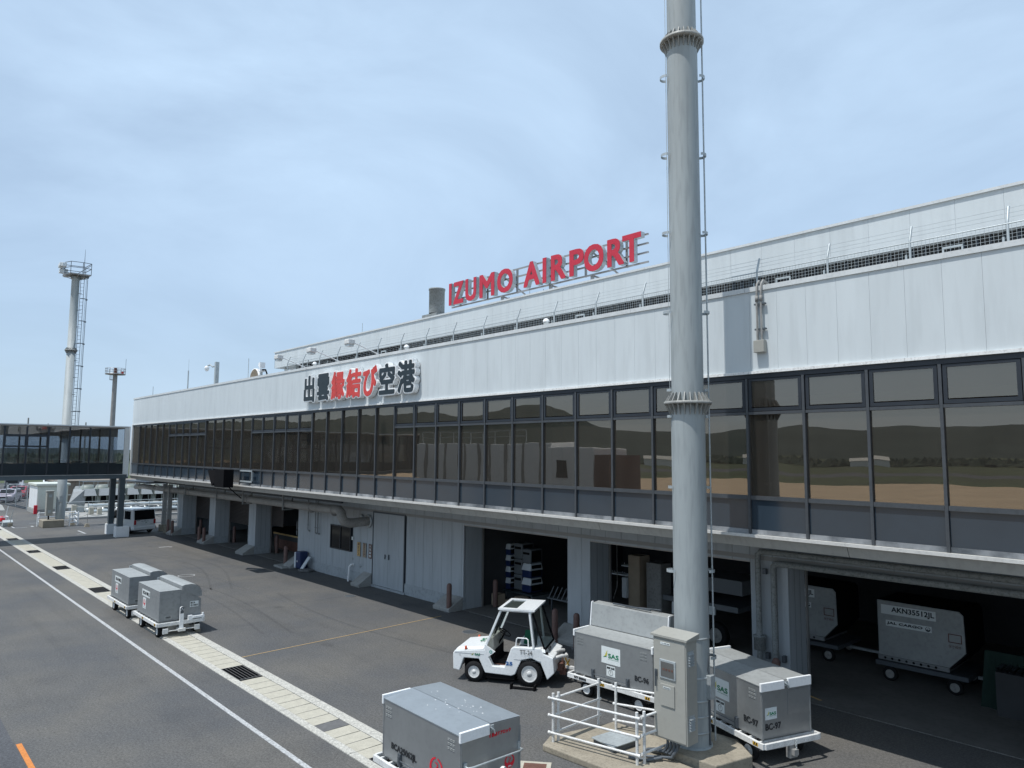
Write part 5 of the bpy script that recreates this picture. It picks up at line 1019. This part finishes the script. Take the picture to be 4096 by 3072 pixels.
# pipes under the overhang
t = thing('exhaust_duct', (-40, 14.8, 3.05), 'long grey duct hung below the overhang, turning into the wall over the window', 'duct')
MB().tube([(-15.5, .0, -.14), (-14, .0, -.05), (13.1, 0, .03)], .17, 18).build('pipe', 'duct', t)
for x in (-14.2, -10.9, -8.7, -6.0, -4.2, 4.3, 11.0, 13.0): MB().lathe((x, 0, .0), [(.172, -.04), (.215, -.03), (.215, .03), (.172, .04)], 18, 'x').build('flange', 'duct', t)
b = MB(); b.tube([(13.0, 0, .03), (13.35, 0, .05), (13.55, 0, -.05), (13.6, .0, -.22), (13.62, .1, -.40), (13.7, .35, -.48), (13.75, 1.15, -.44)], .19, 18); b.build('elbow', 'duct', t)
MB().lathe((13.75, 1.17, -.44), [(.19, -.04), (.28, -.04), (.28, .0), (.19, .0)], 20, 'y').lathe((13.2, 1.17, -.3), [(.001, -.04), (.12, -.04), (.12, .0), (.001, .0)], 20, 'y').build('wall_flange', 'galv', t)
for x in (-7.5, -4.6, 0.4, 4.0, 8.6): MB().box(x-.03, x+.03, -.25, -.2, -.25, .65).box(x-.03, x+.03, -.2, .2, -.25, -.2).box(x-.03, x+.03, .2, .25, -.25, .65).build('hanger', 'dirty_pipe', t)
b = MB(); b.tube([(-14.5, .9, .25), (12, .9, .25)], .06, 8).tube([(-14, 1.15, .3), (12, 1.15, .3)], .05, 8).box(-12, 10, .6, 1.3, .38, .42); b.build('small_pipes', 'steel_dk', t)
one(MB().box(-55.5, -50.35, 14.0, 16.2, 3.32, 3.42).box(-54.5, -50.4, 14.5, 15.9, 3.42, 3.6), 'pipe_rack', 'steel_dk', 'dark pipe rack sticking out left of the terminal above the van', 'rack')
for i, (x, z1) in enumerate(((-31.5, 1.79), (-30.78, 1.73), (-30.55, 1.73))):
    one(MB().tube([(x, 15.9, 3.4), (x, 15.9, z1+.05), (x+.05, 15.9, z1), (x+.14, 15.9, z1)], .022, 8).lathe((x+.15, 15.9, z1), [(.03, -.04), (.03, .04)], 8).box(x-.06, x+.08, 15.88, 15.92, z1+.24, z1+.27), 'wall_pipe', 'dirty_pipe', ['thin dirty pipe with a tap, left of the three on the grey wall', 'thin dirty pipe with a tap, middle of the three on the grey wall', 'thin dirty pipe with a tap, right of the three on the grey wall'][i], 'pipe', 'thin wall pipes left of the window')
one(MB().tube([(-27.35, 15.98, .70), (-27.40, 15.86, .70), (-27.45, 15.82, .62), (-27.5, 15.8, .0)], .045, 10).lathe((-27.48, 15.805, .2), [(.055, -.02), (.055, .03)], 10), 'drain_pipe', 'white', 'white bent drain pipe below the wall signs', 'pipe')
# wall signs
def wsign(x0, x1, z0, z1, m, txt, tm, lab):
    t = thing('wall_sign', ((x0+x1)/2, 15.97, z0), lab, 'sign'); w = (x1-x0)/2; h = z1-z0
    MB().box(-w, w, -.012, 0, 0, h).build('plate', m, t); b = MB(); n = len(txt)
    for i, ch in enumerate(txt): b.text(ch, (-w*.62, -.0135, h-(i+1)*h*.94/n+h*.012), UX, UZ, w*1.24, h*.94/n*.78, .001, bold=.002)
    b.build('lettering', tm, t); MB().box(-w-.012, w+.012, -.008, .01, -.012, h+.012).build('frame', 'dirty_pipe', t)
wsign(-27.09, -26.85, 1.10, 1.67, 'line_y', '高圧ガス', 'rust', 'faded yellow wall sign, leftmost of the three beside the double door')
wsign(-26.64, -26.40, 1.10, 1.67, 'card', '関係者以外立入禁止', 'rust', 'faded cream wall sign, middle of the three beside the double door')
wsign(-26.17, -25.93, 1.10, 1.67, 'rust', '火気厳禁', 'label_w', 'dark red wall sign reading 火気厳禁 beside the double door')
one(MB().box(-27.55, -27.47, 15.94, 15.985, 1.72, 1.86), 'wall_switch', 'label_w', 'tiny white switch box right of the dark window', 'switch')
for i, x in enumerate((-27.5, -26.85)): one(MB().lathe((x, 15.97, [.93, .70][i]), [(.001, 0), (.06 if i else .045, 0), (.06 if i else .045, .02)], 16, 'y'), 'wall_cover', 'galv', ['small round cover plate above the white drain pipe', 'round cover plate right of the white drain pipe'][i], 'cover plate')
# pipes around the pier by the cargo bay
t = thing('rain_pipes', (-8.5, 15.85, 0), 'pair of grimy drain pipes bending down the pier at the right', 'pipe')
MB().tube([(9, 0, 3.22), (-.12, 0, 3.22), (-.2, 0, 3.14), (-.2, 0, 0)], .068, 12).build('pipe', 'dirty_pipe', t); MB().tube([(9, -.02, 2.98), (.28, -.02, 2.98), (.2, -.02, 2.90), (.2, -.02, 0)], .075, 12).build('pipe', 'dirty_pipe', t)
MB().lathe((-.2, 0, 1.12), [(.10, -.16), (.13, -.15), (.13, .13), (.15, .14), (.15, .17), (.07, .17)], 16).build('joint_box', 'dirty_pipe', t); MB().box(-.08, .0, .02, .12, .78, .92).box(.32, .40, .02, .12, .78, .92).box(-.1, -.02, .02, .12, 2.70, 2.82).build('clamp', 'steel_dk', t)
# items standing outside
t = thing('pet_carrier', (-31.75, 15.72, .05), 'dark blue and white pet carrier standing on end against the wall outside', 'pet carrier', None, R(5))
MB().box(-.30, -.12, -.18, .18, 0, .72).build('lid', 'crate_w', t, bevel=.03); MB().box(-.12, .30, -.22, .20, 0, .78).build('base', 'navy', t, bevel=.05)
b = MB(); [b.box(-.305, -.30, -.14, .14, .08+.09*i, .12+.09*i) for i in range(7)]; b.build('vents', 'crate_g', t); MB().box(.02, .08, -.225, -.222, .30, .38).build('label', 'label_w', t)
one(MB().hexa([(-31.42, 15.5, .03), (-31.18, 15.5, .03), (-31.18, 15.56, .03), (-31.42, 15.56, .03)], [(-31.22, 15.8, .62), (-30.98, 15.8, .62), (-30.98, 15.85, .62), (-31.22, 15.85, .62)]), 'spare_panel', 'crate_w', 'white panel leaning beside the blue pet carrier', 'panel')
one(MB().prism([(-31.3, 15.35), (-30.85, 15.3), (-30.6, 15.55), (-30.7, 15.9), (-31.3, 15.9)], 0, .1, 'xy'), 'rubble', 'slab_dark', 'dark rubble lump at the wall foot beside the blue pet carrier', 'rubble', bevel=.04)
# ================================================================ INSIDE THE BAYS
def carrier(x, y, z, w, d, h, kind, lab):
    t = thing('pet_carrier', (x, y, z), lab, 'pet carrier', 'stacked pet carriers in the open bay'); hm = h*.52
    if kind == 'wb':
        MB().box(-w, w, -d, d, 0, hm).build('base', 'navy', t, bevel=.02); MB().hexa([(-w-.02, -d-.02, hm), (w+.02, -d-.02, hm), (w+.02, d+.02, hm), (-w-.02, d+.02, hm)], [(-w+.03, -d+.03, h), (w-.01, -d+.03, h), (w-.01, d-.03, h), (-w+.03, d-.03, h)]).build('lid', 'crate_w', t, bevel=.02)
        if w > .3:
            MB().box(-w+.1, -w+.2, -d-.004, -d, hm*.3, hm*.8).box(-w+.26, -w+.36, -d-.004, -d, hm*.4, hm*.8).build('label', 'label_w', t)
            b = MB(); [b.box(-w+.06, w-.25, -d-.022+.006*i, -d-.01+.006*i, hm+.04+.04*i, hm+.052+.04*i) for i in range(4)]; b.build('vents', 'crate_g', t)
    else:
        MB().box(-w, w, -d, d, 0, h).build('shell', 'crate_g', t, bevel=.03); MB().box(-w+.05, w-.35 if w > .4 else w-.05, -d-.004, -d, h*.62, h*.78).build('vent', 'black', t)
    b = MB(); b.box(w-.3 if w > .3 else -w+.06, w-.03, -d-.012, -d-.004, .04, h-.08) if False else b.box(w, w+.012, -d+.06, d-.06, .05, h*.9); b.build('door', 'black', t, bevel=.01)
shelf = thing('storage_shelf', (-19.9, 18.4, 0), 'low green-topped shelf carrying the stacks of pet carriers', 'shelf')
MB().box(-1.3, 1.4, -.45, .5, .42, .48).build('top', 'seat', shelf); MB().box(-1.28, -1.2, -.4, .45, 0, .42).build('leg', 'crate_g', shelf)
for x in (-.05, 1.3): MB().box(x, x+.08, -.4, .45, 0, .42).build('leg', 'crate_g', shelf)
z = .48
for i, (k, h) in enumerate((('wb', .56), ('wb', .56), ('g', .52))): carrier(-20.75, 18.25, z, .42, .32, h, k, ['lowest big blue and white pet carrier of the left stack', 'middle big blue and white pet carrier of the left stack', 'grey pet carrier on top of the left stack'][i]); z += h+.01
z = .48
for i in range(4): carrier(-20.0, 18.35, z, .16, .25, .40, 'wb', ['lowest', 'second', 'third', 'topmost'][i]+' small white-topped pet carrier of the second stack'); z += .41
z = .5
for i in range(3): carrier(-19.5, 18.5, z, .22, .3, .55, 'g', ['lowest', 'middle', 'topmost'][i]+' dark grey pet carrier of the third stack'); z += .56
z = .5
for i, k in enumerate(('wb', 'wb', 'g')): carrier(-18.95, 18.4, z, .22, .3, .50, k, ['lowest white-topped pet carrier of the right stack', 'middle white-topped pet carrier of the right stack', 'grey pet carrier on top of the right stack'][i]); z += .51
for i, (x, w, h, y) in enumerate(((-19.75, .17, .42, 17.3), (-19.25, .15, .26, 17.5), (-18.85, .18, .40, 17.6))): one(MB().box(x-w, x+w, y, y+.35, .02, h), 'cardboard_box', 'card', ['tall cardboard box on the floor of the carrier bay, leftmost', 'low cardboard box between two taller ones in the carrier bay', 'cardboard box on the floor of the carrier bay, rightmost'][i], 'box', 'cardboard boxes in the carrier bay')
t = thing('plastic_chairs', (-17.3, 18.2, .02), 'row of pale seat ribs dim behind the tow tractor', 'seats'); b = MB(); [b.bar((-.6+.2*i, 0, .45), (-.45+.2*i, .1, .85), .05, .03) for i in range(7)]; b.box(-.7, .9, 0, .4, .4, .45); b.build('seat', 'crate_g', t); MB().box(-.6, -.55, .1, .15, 0, .4).build('leg', 'steel_dk', t); MB().box(.7, .75, .1, .15, 0, .4).build('leg', 'steel_dk', t)
for i, (x, w, z1, m) in enumerate(((-14.1, .22, 2.3, 'card'), (-13.35, .27, 2.15, 'duct'))): 
    t = thing('steel_locker', (x, 18.3, .02), ['narrow tan locker in the bay left of the near mast', 'wide brown locker in the bay left of the near mast'][i], 'locker'); MB().box(-w, w, -.2, .3, 0, z1).build('body', m, t); MB().box(-w+.02, w-.02, -.215, -.202, .05, z1-.05).build('door', m, t)
t = thing('water_heater', (-14.42, 18.1, 1.0), 'small white upright tank beside the tan locker', 'heater'); MB().box(-.09, .09, -.1, .1, 0, .62).build('body', 'crate_w', t, bevel=.02); MB().tube([(-.35, 0, 1.8), (-.35, 0, .3), (-.5, 0, -.1)], .012, 6).build('hose', 'duct', t)
for i, (x, z) in enumerate(((-16.2+1.7, 2.05), (-14.9, 1.75))): one(MB().box(x-.5, x+.5, 18.6, 18.9, z-.2, z-.17).add([(x-.45+.1*k+random.uniform(-.03, .03), 18.58, z-.15+random.uniform(0, .1)) for k in range(9) for _ in range(3)], [(3*k, 3*k+1, 3*k+2) for k in range(9)]), 'wall_shelf', 'crate_w', ['upper shelf of small parts left of the tan locker', 'lower shelf of small parts left of the tan locker'][i], 'shelf')
one(MB().box(-14.9, -13.9, 17.2, 19.5, .021, .03), 'floor_mat', 'greenmesh', 'dark green mat on the floor by the lockers', 'mat')
t = thing('flatbed_trailer', (-11.9, 19.2, .02), 'dim flatbed trailer with white side rail inside the bay right of the near mast', 'trailer')
MB().box(-1.7, 1.3, -1.0, 1.2, 1.10, 1.22).build('bed', 'steel_dk', t); MB().box(-1.7, 1.3, -1.03, -1.0, 1.12, 1.26).build('side_rail', 'crate_g', t); MB().box(-.6, 1.2, -.6, .8, 1.5, 1.9).build('crate', 'crate_g', t); MB().box(-.9, -.4, -.98, -.9, .75, 1.1).build('mudflap', 'label_w', t); MB().box(.2, .6, -1.05, -1.0, .95, 1.18).build('plate', 'label_w', t)
wheel(t, .5, -.8, .36, .2, -1, .58, 'duct')
one(MB().bar((-13.4, 18.4, .023), (-7.5, 16.3, .023), .06, .004), 'floor_line', 'line_y', 'faint yellow line painted on the bay floor', 'line')
t = thing('belt_loader', (-37.2, 18.3, 0), 'dark baggage belt with a yellow edge inside the open left bay', 'conveyor')
MB().box(-2.6, 4.2, -.3, .7, .55, .88).build('bed', 'dark_in', t); MB().box(-2.6, 4.2, -.33, -.301, .80, .88).build('edge', 'line_y', t); MB().box(-2.6, 4.2, -.25, .65, .02, .55).build('skirt', 'rust', t)
t = thing('office_chair', (-39.3+2.2, 18.3, .89), 'white chair frame standing on the belt in the left bay', 'chair'); MB().box(-.3, .1, -.1, .3, .25, .32).build('seat', 'seat', t); MB().box(-.33, -.28, -.1, .3, .3, .75).build('backrest', 'crate_w', t)
for x, y in ((-.28, -.08), (.08, -.08), (-.28, .28), (.08, .28)): MB().box(x-.02, x+.02, y-.02, y+.02, 0, .25).build('leg', 'crate_w', t)
t = thing('desk', (-36.2, 18.5, .89), 'small white desk beside the chair on the belt', 'desk'); MB().box(-.35, .35, -.2, .3, .65, .7).build('top', 'crate_w', t); MB().box(-.33, -.27, -.15, -.1, 0, .65).build('leg', 'crate_w', t); MB().box(.27, .33, -.15, -.1, 0, .65).build('leg', 'crate_w', t)
t = thing('wire_trolley', (-42.2, 17.8, .02), 'silver wire trolley below the second shutter', 'trolley'); b = MB()
for k in range(12): b.bar((-.8+.14*k, 0, .4), (-.8+.14*k, 0, .95), .012)
b.bar((-.85, 0, .95), (.85, 0, .95), .025); b.bar((-.85, 0, .4), (.85, 0, .4), .025); b.bar((-.85, .5, .4), (.85, .5, .4), .025); b.build('basket', 'galv', t)
MB().box(-.8, -.76, 0, .04, 0, .4).build('leg', 'galv', t); MB().box(.76, .8, 0, .04, 0, .4).build('leg', 'galv', t)
def uld(x, y, z0, lab, code, flip=1, rz=0, word=True):
    t = thing('air_cargo_container', (x, y, z0), lab, 'cargo container', 'air cargo containers in the right bay', rz)
    pf = [(-.95, 0), (-.95, 1.32), (.85, 1.30), (.93, 1.22), (.95, .38), (.60, .0)] if flip > 0 else [(-.60, 0), (-.95, .45), (-.95, 1.32), (.95, 1.32), (.95, 0)]
    MB().prism(pf, 0, 1.4, 'xz').build('body', 'alu_pale', t, bevel=.01)
    MB().prism([(.936, 1.22), (.956, .385), (.61, -.02), (.64, -.02), (.975, .375), (.955, 1.23), (.87, 1.32), (-.94, 1.335), (-.94, 1.325), (.855, 1.305)], .012, 1.39, 'xz').build('cover', 'black', t)  # added black sheet that puts shade on the container's side and top
    MB().box(-.96, .6, -.02, 1.42, -.10, -.001).build('base', 'alu', t); b = MB(); [b.lathe((-.8+.16*i, -.022, -.05), [(.001, 0), (.03, 0)], 10, 'y') for i in range(8)]; b.box(-.86, .4, -.0212, -.0205, -.052, -.048); b.build('holes', 'black', t)
    lb = MB().box(-.86, .36, -.006, -.001, 1.0, 1.22).build('label', 'label_w', t); MB().text(code, (-.62, -.0065, 1.03), UX, UZ, .95, .16, .001, bold=.005).build('lettering', 'ink', lb)
    if word:
        lb = MB().box(-.76, -.02+.28, -.006, -.001, .72, .86).build('label', 'label_w', t); MB().text('JAL CARGO', (-.74, -.0065, .75), UX, Vector((.15, 0, 1)), .80, .08, .001, bold=.005).build('lettering', 'ink', lb)
        crane_emblem(lb, (.18, -.0065, .79), UX, UZ, .055, 'emblem', 'ink', False)
    b = MB()
    for k in range(4): b.box(*[(.60, .88, -.005, -.001, .58, .60), (.60, .88, -.005, -.001, .76, .78), (.60, .62, -.005, -.001, .60, .76), (.86, .88, -.005, -.001, .60, .76)][k])
    b.text('保守補修', (.60, -.0055, .46), UX, UZ, .26, .07, .001); b.build('marking', 'rust', t)
    b = MB(); [b.box(-.93+.12*i, -.92+.12*i, -.004, 0, 1.28, 1.29) for i in range(15)]; b.build('rivets', 'alu_dull', t)
    return t
uld(-6.3, 19.0, .60, 'scuffed silver air cargo container reading AKN35512JL in the right bay', 'AKN35512JL')
uld(-9.42, 19.5, .62, 'second silver air cargo container half hidden by the pier', 'AKN35151JL', 1)
def dolly(x, y, lab):
    t = thing('container_dolly', (x, y, .02), lab, 'dolly', 'container dollies in the right bay'); MB().box(-1.0, 1.0, -.1, 1.4, .36, .46).build('frame', 'steel_dk', t); MB().box(1.0, 1.9, .6, .7, .3, .36).build('towbar', 'galv', t)
    for xx in (-.7, .7):
        for yy, s in ((.0, -1), (1.3, 1)): wheel(t, xx, yy, .17, .1, s, .6, 'duct')
dolly(-6.3, 19.0, 'dolly under the AKN35512JL container'); dolly(-9.42, 19.5, 'dolly under the half hidden cargo container')
t = thing('baggage_conveyor', (-2.6, 18.6, .02), 'dark conveyor with roller slats at the lower right corner', 'conveyor'); MB().box(-2.0, 3, -.4, .8, .0, .9).build('base', 'dark_in', t); b = MB(); [b.lathe((-1.95+.12*k, 0, .95), [(.04, -.38), (.04, .78)], 8, 'y') for k in range(40)]; b.build('roller', 'steel_dk', t)
t = thing('tarpaulin_cover', (-4.5, 18.7, .02), 'green striped tarpaulin draped behind the cargo container', 'tarpaulin'); b = MB(); [b.hexa([(-.5+.14*i, -.1+.05*(i % 2), 0), (-.36+.14*i, -.1+.05*((i+1) % 2), 0), (-.36+.14*i, .1, 0), (-.5+.14*i, .1, 0)], [(-.4+.1*i, 0, 1.2), (-.30+.1*i, .02, 1.2), (-.30+.1*i, .1, 1.2), (-.4+.1*i, .1, 1.2)]) for i in range(7)]; b.build('sheet', 'greenmesh', t)
t = thing('indoor_banner', (-29.5, 17.75, 5.0), 'pale lettered wall band dimly seen indoors behind the upper windows', 'banner')
MB().box(-4.5, 4.5, -.03, .0, .15, .85).build('board', 'card', t); MB().text('JAPAN AIRLINES', (-3.6, -.032, .36), UX, UZ, 7.2, .32, .002, bold=.02).build('lettering', 'duct', t)
# ================================================================ BEHIND THE CAMERA AND FAR AWAY (seen in the glass)
JB = thing('boarding_bridge', (-39, -8, 0), 'beige boarding bridge on the apron, seen only mirrored in the terminal glass', 'boarding bridge')
MB().box(-9, 7.2, -1.3, 1.3, 3.4, 6.1).build('tunnel', 'white', JB, bevel=.05); b = MB(); [b.box(-8.8+1.6*i, -8.6+1.6*i, 1.3, 1.36, 3.4, 6.1) for i in range(10)]; b.build('rib', 'duct', JB)
MB().box(7.2, 11.0, -1.6, 1.7, 2.9, 5.8).build('cab', 'white', JB, bevel=.05); MB().box(8.2, 9.0, 1.7, 1.75, 3.9, 5.0).build('window', 'winblk', JB); MB().box(11.0, 12.2, -1.5, 1.6, 3.0, 5.4).build('canopy', 'rust', JB)
MB().box(-1, 0, -.8, .8, .6, 3.4).box(4, 4.6, -.5, .5, .5, 3.4).build('leg', 'steel_dk', JB)
b = MB()
for x in [-8+1.5*i for i in range(9)]: b.bar((x, 1.0, 6.1), (x, 1.0, 7.0), .05)
b.bar((-8, 1.0, 7.0), (4, 1.0, 7.0), .05); b.bar((-8, 1.0, 6.6), (4, 1.0, 6.6), .04); b.build('roof_rail', 'galv', JB)
for x in (3.9, 4.7):
    for y, s in ((-1.0, -1), (1.0, 1)): wheel(JB, x, y, .5, .3, s)
def noise1(x): return math.sin(x*3.1+1)*.5+math.sin(x*7.3+2)*.28+math.sin(x*15.7)*.14+math.sin(x*37+.5)*.06+math.sin(x*83)*.025
b = MB(); vs = []; N_ = 260; D = 1500.
for i in range(N_+1):
    a = math.radians(150+ i*240/N_)      # from -X round behind the camera to +X
    ca, sa = math.cos(a), math.sin(a)
    deg = math.degrees(a); el = 2.25+.55*noise1(a*2.2)+1.55*math.exp(-((deg-224.5)/3.6)**2)+.9*math.exp(-((deg-213)/7)**2)-(2.1 if deg < 184 else max(0, 2.1-(deg-184)*.25))
    for rr, hh in ((.75, 0), (.85, .35), (.93, .72), (1.0, 1.0), (1.1, .5), (1.2, 0)):
        h = D*math.tan(math.radians(max(.15, el)))*hh; j = 1+.035*math.sin(a*60+hh*9)*(hh > 0)
        vs.append((ca*D*rr, sa*D*rr, h*j))
fs = [(i*6+k, (i+1)*6+k, (i+1)*6+k+1, i*6+k+1) for i in range(N_) for k in range(5)]
struct(MB().add(vs, fs, True), 'hills', 'hill')
b = MB(); rnd = random.Random(3)
for i in range(1500):
    a = math.radians(rnd.uniform(140, 262)); d = rnd.uniform(330, 420); x, y = math.cos(a)*d, math.sin(a)*d; h = rnd.uniform(1.6, 4.2); w = rnd.uniform(3, 7)
    for k in range(3):
        cx, cy, cz = x+rnd.uniform(-w, w), y+rnd.uniform(-w, w), rnd.uniform(0, h*.5); q = rnd.uniform(1.5, 3.2)
        b.add([(cx-q, cy, cz), (cx, cy-q, cz), (cx+q, cy, cz), (cx, cy+q, cz), (cx+rnd.uniform(-1, 1), cy+rnd.uniform(-1, 1), cz+h*.7)], [(0, 1, 4), (1, 2, 4), (2, 3, 4), (3, 0, 4)])
o = b.build('tree_line', 'tree'); o['kind'] = 'stuff'; o['label'] = 'low green tree line beyond the airfield'
hs0 = None
for i, (a, d) in enumerate(((206, 320), (214, 330), (226, 325), (232, 318), (239, 322), (247, 330))):
    a = math.radians(a); lab = 'small low building on the far side of the airfield, mirrored in the terminal glass'
    if hs0 is None:
        hs0 = thing('far_house', (math.cos(a)*d, math.sin(a)*d, 0), lab, 'building', 'small buildings across the airfield'); MB().box(-7, 7, -4, 4, 0, 3).build('wall', 'white', hs0); MB().prism([(-4.5, 3), (4.5, 3), (0, 4.6)], -7.4, 7.4, 'yz').build('roof', 'alu_pale', hs0)
    else: dup(hs0, (math.cos(a)*d, math.sin(a)*d, 0), a+1.57, lab)
pp0 = None
for i, (x, y) in enumerate(((-150, 22), (-180, 30), (-210, 40), (-165, 34), (-240, 44), (-190, 52))):
    lab = 'distant utility pole seen through the bridge glass'
    if pp0 is None:
        pp0 = thing('utility_pole', (x, y, 0), lab, 'utility pole', 'distant utility poles beyond the car park'); MB().tube([(0, 0, 0), (0, 0, 11)], [.18, .12], 8).build('pole', 'duct', pp0); MB().box(-.08, .08, -1, 1, 9.8, 9.9).box(-.08, .08, -.8, .8, 9, 9.1).build('crossarm', 'steel_dk', pp0)
    else: dup(pp0, (x, y, 0), 0, lab)
